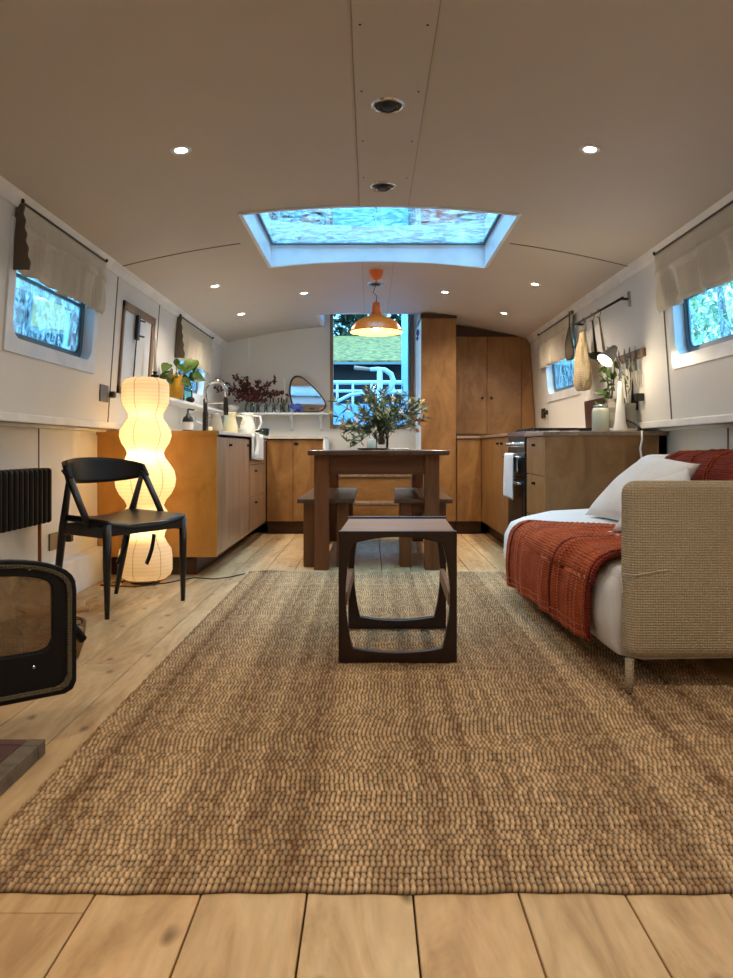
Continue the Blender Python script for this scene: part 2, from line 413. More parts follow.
# side walls with window holes
def wall_side(side, name, holes, label):
    bm = B(); t = onwall(side)
    ys = sorted(set([YF, YB]+[h[0] for h in holes]+[h[1] for h in holes])); zs = sorted(set([.915, 1.95]+[h[2] for h in holes]+[h[3] for h in holes]))
    for a, b2 in zip(ys, ys[1:]):
        for c, d in zip(zs, zs[1:]):
            if any(h[0] <= (a+b2)/2 <= h[1] and h[2] <= (c+d)/2 <= h[3] for h in holes): continue
            hexa(bm, [t(a, c, 0), t(b2, c, 0), t(b2, d, 0), t(a, d, 0)], [t(a, c, -.06), t(b2, c, -.06), t(b2, d, -.06), t(a, d, -.06)])
    # lower hull side, stepped out under the ledge
    X = lx(side)
    a0, a1 = sorted((X, X+side*.05)); box(bm, a0, a1, YF, YB, 0, .915)
    a0, a1 = sorted((wx(side, .92)+side*.06, X+side*.05)); box(bm, a0, a1, YF, YB, .90, .95)
    struct(name, bm, 'wall', label, 'wall')
WL = [(3.14, 4.08, 1.26, 1.74), (5.85, 6.8, 1.26, 1.74), (.2, 1.2, 1.26, 1.74)]
WR = [(2.88, 3.86, 1.26, 1.74), (5.66, 6.62, 1.26, 1.74), (.1, 1.1, 1.26, 1.74)]
wall_side(-1, 'wall_left', WL, 'white panelled left cabin side, leaning in towards the ceiling')
wall_side(1, 'wall_right', WR, 'white panelled right cabin side, leaning in towards the ceiling')

# ceiling: shallow arch with a skylight hole and a hatch hole at the far end
SK = (-.67, .776, 3.85, 4.96); HT = (-.47, .51, 6.9, YB)
bm = B()
xs = sorted(set([HC-1.56+3.12*i/36 for i in range(37)]+[SK[0], SK[1], HT[0], HT[1]]))
ys = [YF, 0, 2, SK[2], SK[3], HT[2], YB]
for a, b2 in zip(xs, xs[1:]):
    for c, d in zip(ys, ys[1:]):
        mx_, my_ = (a+b2)/2, (c+d)/2
        if any(h[0] <= mx_ <= h[1] and h[2] <= my_ <= h[3] for h in (SK, HT)): continue
        hexa(bm, [(a, c, cz(a)), (b2, c, cz(b2)), (b2, d, cz(b2)), (a, d, cz(a))], [(a, c, cz(a)+.03), (b2, c, cz(b2)+.03), (b2, d, cz(b2)+.03), (a, d, cz(a)+.03)])
bmesh.ops.remove_doubles(bm, verts=bm.verts[:], dist=1e-5)
o = struct('ceiling', bm, 'ceil', 'cream painted shallow arched cabin ceiling', 'ceiling')
# raised centre board (front and rear lengths) with screws
for y0, y1, nm in ((YF, SK[2]-.012, 'trim_2'), (SK[3]+.012, HT[2], 'trim_3')):
    bm = B(); n = 6
    for xe in ((-.062, .228) if nm == 'trim_2' else (-.05, .185)): pass
    for i in range(n):
        a = -.053+.251*i/n; b2 = -.053+.251*(i+1)/n
        if nm == 'trim_3': a = -.05+.21*i/n; b2 = -.05+.21*(i+1)/n
        hexa(bm, [(a, y0, cz(a)-.006), (b2, y0, cz(b2)-.006), (b2, y1, cz(b2)-.006), (a, y1, cz(a)-.006)], [(a, y0, cz(a)), (b2, y0, cz(b2)), (b2, y1, cz(b2)), (a, y1, cz(a))])
    bmesh.ops.remove_doubles(bm, verts=bm.verts[:], dist=1e-5)
    tb = struct(nm, bm, 'ceil', 'raised cover board along the middle of the ceiling, '+('before' if nm == 'trim_2' else 'beyond')+' the skylight', 'ceiling trim')
    if nm == 'trim_2':
        for yy in (2.19, 2.60, 3.02, 3.43, 1.6, 1.0):
            for xx in (-.03, .172):
                s = B(); blob(s, (xx, yy, cz(xx)-.0065), (.0045, .0045, .002), 8, 4); part('screw', s, 'darkmetal', tb)
# cross joint strips
for yj, nm in ((4.36, 'trim_4'), (1.1, 'trim_5')):
    bm = B(); X0, X1 = HC-1.50, HC+1.50
    for i in range(30):
        a = X0+(X1-X0)*i/30; b2 = X0+(X1-X0)*(i+1)/30
        if yj > 3.85 and (b2 > SK[0]-.05 and a < SK[1]+.05): continue
        if a > -.1 and b2 < .26: continue
        hexa(bm, [(a, yj-.004, cz(a)-.0035), (b2, yj-.004, cz(b2)-.0035), (b2, yj+.004, cz(b2)-.0035), (a, yj+.004, cz(a)-.0035)],
                 [(a, yj-.004, cz(a)), (b2, yj-.004, cz(b2)), (b2, yj+.004, cz(b2)), (a, yj+.004, cz(a))])
    struct(nm, bm, 'seam', 'thin dark joint strip across the arched ceiling', 'ceiling joint')
# cornices and ledges
k = 6
for side, sn in ((-1, 'left'), (1, 'right')):
    bm = B(); t = onwall(side)
    prof = [(.0, 1.828), (.012, 1.828), (.02, 1.845), (.024, 1.862), (.045, 1.885), (.0, 1.90)]
    a = [bm.verts.new((wx(side, v)-side*w, YF, v)) for w, v in prof]; b2 = [bm.verts.new((wx(side, v)-side*w, YB, v)) for w, v in prof]
    for i in range(len(prof)): bm.faces.new((a[i], a[(i+1)%6], b2[(i+1)%6], b2[i]))
    bm.faces.new(a); bm.faces.new(b2[::-1])
    struct('trim_%d' % k, bm, 'trim', 'white cornice moulding along the top of the %s wall' % sn, 'cornice'); k += 1
    bm = B()
    x0, x1 = sorted((wx(side, .93)-side*.014, wx(side, .93)+side*.05)); box(bm, x0, x1, YF, YB, .915, .955)
    struct('trim_%d' % k, bm, 'trim', 'white ledge moulding at counter height on the %s wall' % sn, 'ledge', bevel=.006); k += 1
# vertical panel cover strips
def vstrip(side, y, z0, z1, nm, m='trim', w=.018, lab=''):
    bm = B(); t = onwall(side)
    if z1 > .95: hexa(bm, [t(y, z0, 0), t(y+w, z0, 0), t(y+w, z1, 0), t(y, z1, 0)], [t(y, z0, .004), t(y+w, z0, .004), t(y+w, z1, .004), t(y, z1, .004)])
    else:
        x0, x1 = sorted((lx(side), lx(side)-side*.004)); box(bm, x0, x1, y, y+w, z0, z1)
    struct(nm, bm, m, lab, 'panel joint')
for i, (s, y, z0, z1, m, w, l) in enumerate([
    (-1, 4.40, .955, 1.83, 'seam', .008, 'left wall panel joint between the near window and the side hatch'), (-1, 5.27, 1.2, 1.83, 'seam', .008, 'left wall panel joint beyond the side hatch'),
    (1, 3.97, .955, 1.83, 'seam', .008, 'right wall panel joint beside the near window'), (-1, 3.76, .19, .915, 'seam', .008, 'joint in the lower left wall above the radiator end'),
    (1, 3.60, .0, .915, 'seam', .010, 'joint in the lower right wall behind the sofa'), (1, 5.47, .955, 1.83, 'trim', .02, 'white joint strip on the right wall beside the far window')]):
    vstrip(s, y, z0, z1, 'trim_%d' % (k+i), m, w, l)
k += 6
# floor boxing along the left side
bm = B(); box(bm, lx(-1), -1.61, YF, 4.57, 0, .19)
struct('baseboard_left', bm, 'trim', 'low white boxed-in pipe run along the foot of the left wall', 'baseboard', bevel=.004)
bm = B(); box(bm, 1.72, 1.765, YF, 4.31, 0, .12)
struct('baseboard_right', bm, 'trim', 'white skirting along the foot of the right wall behind the sofa', 'baseboard', bevel=.004)

# back wall with the stern window
def wall_back():
    bm = B(); WX0, WX1, WZ0, WZ1 = -.385, .425, 1.035, 2.36
    xs = [-1.78, -1.6, HT[0], WX0, WX1, HT[1], 1.66, 1.84]
    for a, b2 in zip(xs, xs[1:]):
        ztop = 2.45 if (a >= HT[0]-.001 and b2 <= HT[1]+.001) else None
        if a >= WX0-.001 and b2 <= WX1+.001:
            box(bm, a, b2, YB, YB+.08, 0, WZ0); box(bm, a, b2, YB, YB+.08, WZ1, 2.5)
        elif ztop: box(bm, a, b2, YB, YB+.08, 0, 2.5)
        else:
            box(bm, a, b2, YB, YB+.08, 0, 2.12)
    struct('wall_back', bm, 'wall', 'off-white end wall behind the kitchen, around the tall stern window', 'wall')
wall_back()
bm = B(); box(bm, -1.24-.012, -1.24+.012, YB-.006, YB, .9, 1.93)
struct('trim_%d' % k, bm, 'trim', 'white joint strip on the end wall near the left corner', 'panel joint'); k += 1
# raised hatch box above the end of the ceiling
bm = B()
box(bm, HT[0]-.03, HT[0]+.003, HT[2]-.03, YB, cz(HT[0])-.004, 2.5); box(bm, HT[1]-.003, HT[1]+.03, HT[2]-.03, YB, cz(HT[1])-.004, 2.5)
box(bm, HT[0]-.03, HT[1]+.03, HT[2]-.03, HT[2]+.003, cz(.02)-.012, 2.5); box(bm, HT[0]-.03, HT[1]+.03, HT[2]-.03, YB+.08, 2.5, 2.53)
struct('trim_%d' % k, bm, 'gloss_white', 'white painted reveals of the hatch opening above the stern window', 'hatch reveal'); k += 1
bm = B(); box(bm, -1.75, 1.8, YF-.06, YF, 0, 2.1)
struct('wall_front', bm, 'wall', 'plain white end wall behind the viewpoint', 'wall')
bm = B(); box(bm, .467, .50, 7.2, YB, 0, 2.04); 
struct('trim_%d' % k, bm, 'trim', 'white upright between the stern window and the tall cupboard', 'window trim'); k += 1

# skylight
sky = thing('skylight', 'long rectangular skylight of grimy glass in a white well, middle of the ceiling', 'skylight', (.053, 4.405, 2.07)); sky['kind'] = 'structure'; sky.name = 'window_1'; ORG['window_1'] = Vector((.053, 4.405, 2.07))
x0, x1, y0, y1 = SK; HS = .115
bm = B()
nn = 20
for ya, yb in ((y0+.002, y0-.02), (y1-.002, y1+.02)):
    for i in range(nn):
        a = x0+(x1-x0)*i/nn; b2 = x0+(x1-x0)*(i+1)/nn
        hexa(bm, [(a, ya, cz(a)-.008), (b2, ya, cz(b2)-.008), (b2, ya, 2.07+HS), (a, ya, 2.07+HS)], [(a, yb, cz(a)-.008), (b2, yb, cz(b2)-.008), (b2, yb, 2.07+HS), (a, yb, 2.07+HS)])
for xa, xb in ((x0-.02, x0+.002), (x1-.002, x1+.02)):
    box(bm, xa, xb, y0-.02, y1+.02, cz(x0)-.008, 2.07+HS)
part('skylight_well', bm, 'gloss_white', sky)
bm = B(); fr_ = .02
box(bm, x0, x1, y0, y0+fr_, 2.07+HS-.012, 2.07+HS); box(bm, x0, x1, y1-fr_, y1, 2.07+HS-.012, 2.07+HS)
box(bm, x0, x0+fr_, y0+fr_, y1-fr_, 2.07+HS-.012, 2.07+HS); box(bm, x1-fr_, x1, y0+fr_, y1-fr_, 2.07+HS-.012, 2.07+HS)
M['greyframe'] = plain('grey window frame', (86, 108, 120), .4)
part('skylight_frame', bm, 'greyframe', sky)
bm = B(); bm.faces.new([bm.verts.new(q_) for q_ in ((x0+fr_, y0+fr_, 2.07+HS-.005), (x1-fr_, y0+fr_, 2.07+HS-.005), (x1-fr_, y1-fr_, 2.07+HS-.005), (x0+fr_, y1-fr_, 2.07+HS-.005))])
part('pane', bm, 'skyglass', sky)

# side windows: white board with rounded opening, reveal, metal frame and pane
def side_window(side, h, nm, lab):
    y0, y1, z0, z1 = h; t = onwall(side); cy, c_z = (y0+y1)/2, (z0+z1)/2
    w = thing(nm, lab, 'window', tuple(t(cy, z0, 0))); w['kind'] = 'structure'; ORG[w.name] = Vector(t(cy, z0, 0))
    inn = rrect(y0+.02, y1-.02, z0+.02, z1-.02, .075); n = len(inn)
    out = rrect(y0-.04, y1+.04, z0-.045, z1+.04, .004)
    bm = B(); ringprism(bm, out, inn, t, -.002, .010); part('window_board', bm, 'gloss_white', w, smooth=False)
    out2 = rrect(y0+.012, y1-.012, z0+.012, z1-.012, .08)
    bm = B(); ringprism(bm, out2, inn, t, -.075, -.002); part('reveal', bm, 'gloss_white', w, smooth=False)
    in3 = rrect(y0+.05, y1-.05, z0+.05, z1-.05, .06); in4 = rrect(y0+.062, y1-.062, z0+.062, z1-.062, .052)
    bm = B(); ringprism(bm, inn, in3, t, -.07, -.045); ringprism(bm, in3, in4, t, -.062, -.052)
    box_y = (y0+y1)/2
    hexa(bm, [t(y0+.05, z1-.17, -.06), t(y1-.05, z1-.17, -.06), t(y1-.05, z1-.155, -.06), t(y0+.05, z1-.155, -.06)], [t(y0+.05, z1-.17, -.05), t(y1-.05, z1-.17, -.05), t(y1-.05, z1-.155, -.05), t(y0+.05, z1-.155, -.05)])
    part('window_frame', bm, 'greyframe', w)
    bm = B(); vv = [bm.verts.new(t(u, v, -.058)) for u, v in in3]; bm.faces.new(vv); part('pane', bm, 'wetglass', w)
side_window(-1, WL[0], 'window_2', 'near left window with rounded corners under the grey-beige blind')
side_window(-1, WL[1], 'window_3', 'far left window with rounded corners behind the potted leaves')
side_window(-1, WL[2], 'window_4', 'left window with rounded corners beside the viewpoint')
side_window(1, WR[0], 'window_5', 'near right window with rounded corners above the sofa')
side_window(1, WR[1], 'window_6', 'far right window with rounded corners beside the hanging bags')
side_window(1, WR[2], 'window_7', 'right window with rounded corners beside the viewpoint')

# stern window
w = thing('window_8', 'tall stern window in an oak frame behind the dining table', 'window', (.02, YB, 1.0)); w['kind'] = 'structure'
bm = B()
for a in ((-.41, -.378, YB-.025, YB+.06, 1.0, 2.36), (.418, .45, YB-.025, YB+.06, 1.0, 2.36), (-.41, .45, YB-.035, YB+.06, 1.0, 1.04), (-.41, .45, YB-.0, YB+.06, 2.34, 2.37)): box(bm, *a)
part('window_frame', bm, 'frame_wood', w, bevel=.003)
bm = B(); bm.faces.new([bm.verts.new(q_) for q_ in ((-.378, YB+.03, 1.04), (.418, YB+.03, 1.04), (.418, YB+.03, 2.34), (-.378, YB+.03, 2.34))]); part('pane', bm, 'glass', w)
bm = B(); box(bm, .392, .415, YB-.01, YB+.05, 1.04, 2.34); part('sash_stile', bm, 'greyframe', w, label='dark grey sash edge')

# side hatch (double doors in an oak frame)
d = thing('door_1', 'pale double-leaf side hatch with a black bolt in an oak frame on the left wall', 'hatch', tuple(onwall(-1)(4.85, 1.13, 0))); d['kind'] = 'structure'
t = onwall(-1); ya, yb, za, zb = 4.52, 5.17, 1.14, 1.71
bm = B()
for (u0, u1, v0, v1) in ((ya-.0, ya+.022, za, zb), (yb-.065, yb, za, zb), (ya, yb, zb-.05, zb), (ya, yb, za, za+.04)):
    hexa(bm, [t(u0, v0, .0), t(u1, v0, .0), t(u1, v1, .0), t(u0, v1, .0)], [t(u0, v0, .014), t(u1, v0, .014), t(u1, v1, .014), t(u0, v1, .014)])
part('door_frame', bm, 'frame_wood', d)
ym = (ya+yb)/2-.06
for u0, u1 in ((ya+.022, ym-.003), (ym+.003, yb-.065)):
    bm = B(); v0, v1 = za+.04, zb-.05
    hexa(bm, [t(u0, v0, .0), t(u1, v0, .0), t(u1, v1, .0), t(u0, v1, .0)], [t(u0, v0, .005), t(u1, v0, .005), t(u1, v1, .005), t(u0, v1, .005)])
    part('door_leaf', bm, 'gloss_white', d)
bm = B(); u0, u1, v0, v1 = ym-.045, ym+.0, 1.50, 1.66
hexa(bm, [t(u0, v0, .012), t(u1, v0, .012), t(u1, v1, .012), t(u0, v1, .012)], [t(u0, v0, .034), t(u1, v0, .034), t(u1, v1, .034), t(u0, v1, .034)])
bolt = part('bolt', bm, 'blackplastic', d, bevel=.004)
for v in (1.53, 1.63):
    bm = B(); tube(bm, [t(ym-.01, v, .03), t(ym+.05, v, .045)], .006, 8); part('bolt_knob', bm, 'darkmetal', bolt)
bm = B(); tube(bm, [t(ym-.02, za+.05, .018), t(ym-.02, 1.52, .02)], .004, 6); part('bolt_rod', bm, 'darkmetal', d)

# ================================================================== OUTSIDE
def leafcloud(name, c, r, n, size, mat, label, cat='tree', group=None, seed=1, trunk=None):
    rr = random.Random(seed); bm = B()
    for i in range(n):
        while True:
            p = Vector((rr.uniform(-1,1), rr.uniform(-1,1), rr.uniform(-1,1)))
            if p.length < 1: break
        p = p.normalized()*(p.length**.4)
        q = Vector((c[0]+p.x*r[0], c[1]+p.y*r[1], c[2]+p.z*r[2]))
        dv = Vector((rr.uniform(-1,1), rr.uniform(-1,1), rr.uniform(-1,1))).normalized(); s = dv.cross(Vector((rr.uniform(-1,1), rr.uniform(-1,1), 1))).normalized()
        L = size*rr.uniform(.6, 1.3); W = L*.5
        vs = [bm.verts.new(q), bm.verts.new(q+dv*L*.5+s*W*.5), bm.verts.new(q+dv*L), bm.verts.new(q+dv*L*.5-s*W*.5)]
        bm.faces.new(vs)
    t_ = thing(name, label, cat, (c[0], c[1], -.6 if not trunk else 3.8), group)
    part('foliage', bm, mat, t_)
    b2 = B(); tube(b2, trunk or [(c[0], c[1], -.6), (c[0]+.05, c[1], c[2]), (c[0]-.05, c[1]+.05, c[2]+r[2]*.5)], [.12, .08, .03], 8); part('trunk', b2, 'bark', t_, smooth=True)
    return t_
bm = B(); box(bm, -14, 14, -10, 26, -.75, -.62); struct('ground', bm, 'water', 'dark canal water around the boat', 'water')
leafcloud('hedge_bush', (-4.7, 9.4, 2.0), (.6, .75, 1.9), 3000, .12, 'hedge', 'green bush outside the near left window, left of the pale panel', 'bush', seed=2)
leafcloud('hedge_bush', (-5.1, 12.6, 2.0), (.7, .95, 1.9), 3000, .12, 'hedge', 'green bush outside the near left window, right of the pale panel', 'bush', seed=3)
leafcloud('hedge_bush', (4.3, 8.9, 1.9), (.9, 1.5, 1.9), 5200, .11, 'hedge', 'green bush seen through the near right window', 'bush', seed=4)
leafcloud('hedge_bush', (5.2, 13.6, 1.9), (1.0, 2.4, 2.3), 3000, .17, 'hedge', 'green bush outside the far right window', 'bush', seed=5)
leafcloud('hedge_bush', (-5.6, 15.6, 1.9), (1.0, 2.0, 2.3), 3000, .17, 'hedge', 'green bush outside the far left window', 'bush', seed=15)
bm = B(); box(bm, -5.4, -5.0, 10.6, 11.8, -.6, 3.3); box(bm, -5.45, -4.95, 10.55, 11.85, 3.3, 3.4)
single('garden_shed', bm, 'building', 'pale shed outside the near left window between the bushes', 'shed')
bm = B(); box(bm, -3.2, -3.1, 5.2, 9.6, -.6, 1.62); box(bm, -3.26, -3.04, 5.2, 9.6, 1.62, 1.70); box(bm, -3.2, -3.14, 5.2, 9.6, 1.80, 1.86); box(bm, -3.2, -3.14, 6.5, 6.56, 1.7, 1.8); box(bm, -3.2, -3.14, 8.0, 8.06, 1.7, 1.8)
single('neighbouring_boat_gunwale', bm, 'bluepaint', 'pale blue boat side seen low in the near left window', 'boat')
# stern
st = thing('stern_railing', 'white painted tubular stern railing outside the tall window', 'railing', (.0, 9.4, .4))
for z_, r_ in ((1.64, .028), (1.53, .02)):
    bm = B(); tube(bm, [(-1.2, 9.4, z_), (-.3, 9.42, z_), (.5, 9.42, z_), (1.3, 9.4, z_)], r_, 10); part('rail', bm, 'railblue', st, smooth=True)
for x_ in (-1.1, -.42, -.22, .02, .30, .62, 1.2):
    bm = B(); tube(bm, [(x_, 9.41, .55), (x_, 9.41, 1.63)], .016, 8); part('upright', bm, 'railblue', st, smooth=True)
bm = B(); tube(bm, [(-.55, 9.1, 1.30), (-.25, 9.15, 1.46), (.1, 9.17, 1.50), (.6, 9.2, 1.49), (1.0, 9.2, 1.42)], .022, 10); part('grab_rail', bm, 'railblue', st, smooth=True)
tl_ = thing('tiller', 'white swan-neck tiller with a brown wooden handle outside the window', 'tiller', (.12, 9.0, .45))
bm = B(); tube(bm, [(.12, 9.0, .45), (.12, 9.0, 1.76)], .034, 12); part('rudder_post', bm, 'railblue', tl_, smooth=True)
bm = B(); pts = [px(*p, 9.0) for p in ((379, 396), (385, 393), (391, 388), (393.5, 381), (391, 374), (385, 370), (378, 369), (370, 369.4))]
tube(bm, pts, [.03, .032, .034, .034, .032, .03, .026, .022], 12); part('swan_neck', bm, 'railblue', tl_, smooth=True)
bm = B(); tube(bm, [px(371, 369.4, 9.0), px(354, 367.6, 9.0)], [.02, .026], 10); part('handle', bm, 'teaktop', tl_, smooth=True)
bm = B(); box(bm, -1.5, 1.5, 7.66, 9.3, -.6, .5); box(bm, -1.5, 1.5, 7.66, 7.9, .5, .98); box(bm, -1.5, -.75, 7.9, 9.3, .5, 1.16); box(bm, .8, 1.5, 7.9, 9.3, .5, 1.16); box(bm, -1.5, 1.5, 9.3, 9.36, .42, 1.36)
single('stern_deck', bm, 'bluepaint', 'pale blue painted stern deck and bulkheads outside the window', 'boat deck')
bm = B(); box(bm, .372, .465, 8.6, 8.7, .5, 3.4)
single('canopy_post', bm, 'bluepaint', 'pale blue upright post outside the stern window', 'post')
bm = B(); box(bm, -4, 4, 11.9, 14.5, -.6, 2.17); 
bh = thing('boathouse', 'long dark boathouse with a green turf roof beyond the stern', 'building', (0, 12, -.6))
part('wall', bm, 'shade', bh)  # near-black colour stands in for the shade under the roof edge
bm = B(); hexa(bm, [(-4.2, 11.8, 2.17), (4.2, 11.8, 2.17), (4.2, 11.8, 2.21), (-4.2, 11.8, 2.21)], [(-4.2, 14.6, 2.9), (4.2, 14.6, 2.9), (4.2, 14.6, 3.03), (-4.2, 14.6, 3.03)]); part('turf_roof', bm, 'grass', bh)
bm = B(); box(bm, -4.25, 4.25, 11.74, 11.80, 2.14, 2.175); part('gutter', bm, 'greyframe', bh)
for i, xx in enumerate((-1.0, -.55, -.05, .35, .75)):
    pass
leafcloud('conifer', (-1.0, 16.5, 3.3), (1.3, 1.2, 2.6), 6500, .24, 'darktree', 'dark tree behind the turf roof, left of the pendant shade', 'tree', seed=6)
leafcloud('conifer', (1.5, 17.5, 3.2), (1.1, 1.2, 1.5), 2600, .24, 'darktree', 'dark tree behind the turf roof, right of the pendant shade', 'tree', seed=7)
for i, (x_, y_) in enumerate(((-2.5, 5.6), (3.2, 4.4))):
    leafcloud('overhanging_branch', (x_*.5, y_+1.4*i-.4, 4.2), (1.2, .8, .5), 260, .16, 'darktree', 'leafy overhanging branch above the %s half of the skylight' % ('left' if i == 0 else 'right'), 'branch', seed=8+i, trunk=[(6*(-1)**(i+1), y_, 3.6), (3*(-1)**(i+1), y_, 4.0), (x_*.5, y_+1.4*i-.4, 4.2)])
# painted shadow lines along the edges of the cover board
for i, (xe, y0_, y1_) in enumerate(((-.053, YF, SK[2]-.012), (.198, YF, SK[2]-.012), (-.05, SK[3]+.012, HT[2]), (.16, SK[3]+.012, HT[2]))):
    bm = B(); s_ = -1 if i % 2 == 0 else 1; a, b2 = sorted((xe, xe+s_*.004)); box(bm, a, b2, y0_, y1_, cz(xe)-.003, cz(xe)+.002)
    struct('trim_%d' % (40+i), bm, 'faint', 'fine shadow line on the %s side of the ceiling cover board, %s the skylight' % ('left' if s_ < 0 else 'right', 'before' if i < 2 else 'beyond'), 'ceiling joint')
# ================================================================== KITCHEN
LF = -.955; RF = 1.03; BY = 6.77
def pull(parent, x, y, z, face):                   # small dark finger pull
    bm = B()
    if face == 'x+': box(bm, x, x+.006, y-.022, y+.022, z-.009, z+.009); tube(bm, [(x, y, z), (x+.018, y, z)], .008, 8)
    elif face == 'x-': box(bm, x-.006, x, y-.022, y+.022, z-.009, z+.009); tube(bm, [(x, y, z), (x-.018, y, z)], .008, 8)
    else: box(bm, x-.02, x+.02, y-.006, y, z-.009, z+.009); tube(bm, [(x, y, z), (x, y-.018, z)], .008, 8)
    return part('pull', bm, 'darkmetal', parent)

# left counter
u = thing('base_cabinet', 'left kitchen cabinet run with grey-brown doors and an amber end panel', 'cabinet', (-1.33, 5.6, 0))
bm = B(); box(bm, -1.70, LF-.02, 4.60, 7.5, .12, .872); part('body', bm, 'plygrey', u)
bm = B(); box(bm, -1.70, LF, 4.575, 4.60, .12, .885); part('end_panel', bm, 'plyend', u, label='lamplit plywood end panel')
bm = B(); box(bm, -1.70, LF-.14, 4.64, 7.5, 0, .12); part('kickboard', bm, 'kick', u)
segs = [(4.603, 4.895), (4.90, 5.55), (5.555, 5.80)]
for a, b2 in segs:
    bm = B(); box(bm, LF-.02, LF, a, b2, .125, .865); dr = part('door', bm, 'plygrey', u, bevel=.0015)
    if b2 > 5: pull(dr, LF, b2-.08 if b2 > 5.6 else a+.1, .82, 'x+')
for z0, z1 in ((.125, .40), (.405, .66), (.665, .865)):
    bm = B(); box(bm, LF-.02, LF, 5.805, 6.72, z0, z1); dr = part('drawer', bm, 'plygrey', u, bevel=.0015); pull(dr, LF, 6.1, z1-.05, 'x+')
bm = B(); box(bm, -1.70, LF+.012, 4.57, 4.62, .885, .90); box(bm, -1.70, LF+.012, 4.57, 7.5, .872, .884)
bm.free()
bm = B(); box(bm, -1.70, LF+.015, 4.565, 7.5, .886, .908)
wt = single('worktop', bm, 'worktop', 'pale L-shaped worktop on the left cabinets, carrying the tap', 'worktop', bevel=.003)
bm = B(); box(bm, -1.70, LF+.018, 4.555, 4.565, .88, .908); part('end_lipping', bm, 'plyend', wt, label='amber wooden lipping')
bm = B(); box(bm, LF+.017, -.425, BY-.02, 7.5, .886, .908)
part('return_top', bm, 'worktop', wt)
u2 = thing('base_cabinet', 'brown two-door base cabinet under the oval mirror shelf', 'cabinet', (-.69, 7.1, 0))
bm = B(); box(bm, LF+.002, -.435, BY+.02, 7.5, .12, .884); part('body', bm, 'ply', u2)
bm = B(); box(bm, LF+.002, -.435, BY+.07, 7.5, 0, .12); part('kickboard', bm, 'kick', u2)
for a, b2, hx in ((LF+.004, -.712, None), (-.708, -.437, -.68)):
    bm = B(); box(bm, a, b2, BY, BY+.02, .125, .875); dr = part('door', bm, 'ply', u2, bevel=.0015)
    if hx: pull(dr, hx, BY, .84, 'y')
bm = B(); box(bm, -.433, -.415, BY-.01, 7.5, 0, .884); part('end_panel', bm, 'trim', u2, label='cream end panel')

# under the stern window: low step cupboard
s = thing('step_cupboard', 'low plywood step cupboard under the stern window behind the table', 'cabinet', (.03, 7.2, 0))
bm = B(); box(bm, -.41, .44, 7.12, 7.54, 0, .52); part('body', bm, 'plyx', s)
bm = B(); box(bm, -.41, .44, 7.10, 7.54, .52, .54); part('tread', bm, 'counter_edge', s)
bm = B(); box(bm, -.41, .44, 6.84, 7.118, 0, .27); part('lower_step', bm, 'plyx', s)
bm = B(); box(bm, -.41, .44, 6.82, 7.118, .27, .29); part('tread', bm, 'counter_edge', s)
for a, b2 in ((-.405, .034), (.038, .435)):
    bm = B(); box(bm, a, b2, 6.822, 6.838, .06, .262); part('door', bm, 'plyx', s, bevel=.001)

# tall cupboard
tc_ = thing('tall_cupboard', 'full-height narrow plywood cupboard right of the stern window', 'cupboard', (.63, 7.1, 0))
bm = B(); box(bm, .505, .79, 6.79, 7.54, .12, 1.99); part('body', bm, 'ply', tc_)
bm = B(); box(bm, .472, .793, 6.765, 6.79, .125, 1.995); part('door', bm, 'ply', tc_, bevel=.0015)
bm = B(); box(bm, .505, .79, 6.83, 7.54, 0, .12); part('kickboard', bm, 'kick', tc_)
bm = B(); box(bm, .465, .80, 6.76, 7.5, 1.995, 2.035); part('top_rail', bm, 'kick', tc_, label='dark top rail')
bm = B(); box(bm, .472, .505, 6.79, 7.19, 0, 1.99); part('side_stile', bm, 'trim', tc_, label='white side upright')

# corner cabinet beside it and the run on the right
u3 = thing('base_cabinet', 'brown plywood corner cabinet beside the tall cupboard', 'cabinet', (.91, 7.1, 0))
bm = B(); box(bm, .80, RF-.0, BY+.02, 7.5, .12, .885); part('body', bm, 'ply', u3)
bm = B(); box(bm, .80, RF, BY+.07, 7.5, 0, .12); part('kickboard', bm, 'kick', u3)
bm = B(); box(bm, .803, RF-.003, BY, BY+.02, .125, .882); part('door', bm, 'ply', u3, bevel=.0015)
u4 = thing('base_cabinet', 'right-hand double-door plywood cabinet between the cooker and the corner', 'cabinet', (1.4, 6.1, 0))
bm = B(); box(bm, RF+.02, 1.755, 5.47, 7.5, .12, .885); part('body', bm, 'ply', u4)
bm = B(); box(bm, RF+.08, 1.755, 5.47, 7.5, 0, .12); part('kickboard', bm, 'kick', u4)
for a, b2, py_, z_ in ((5.475, 5.80, 5.72, .835), (5.805, BY-.005, 5.9, .835)):
    bm = B(); box(bm, RF, RF+.02, a, b2, .125, .88); dr = part('door', bm, 'ply', u4, bevel=.0015); pull(dr, RF, py_, z_, 'x-')
u5 = thing('drawer_unit', 'plywood three-drawer unit with a broad end panel behind the sofa', 'drawers', (1.4, 4.6, 0))
bm = B(); box(bm, RF+.02, 1.755, 4.345, 4.83, .12, .87); part('body', bm, 'ply', u5)
bm = B(); box(bm, RF, 1.70, 4.32, 4.345, .03, .872); part('end_panel', bm, 'plyend' if False else 'ply', u5)
bm = B(); box(bm, 1.70, 1.756, 4.345, 4.40, .0, .872); part('filler', bm, 'kick', u5, label='dark filler strip')
bm = B(); box(bm, RF+.2, 1.70, 4.345, 4.83, 0, .12); part('kickboard', bm, 'kick', u5)
for z0, z1 in ((.125, .375), (.38, .63), (.635, .868)):
    bm = B(); box(bm, RF, RF+.02, 4.348, 4.825, z0, z1); dr = part('drawer', bm, 'ply', u5, bevel=.0015); pull(dr, RF, 4.6, z1-.05, 'x-')
bm = B(); box(bm, RF-.012, 1.745, 4.31, 4.84, .873, .898)
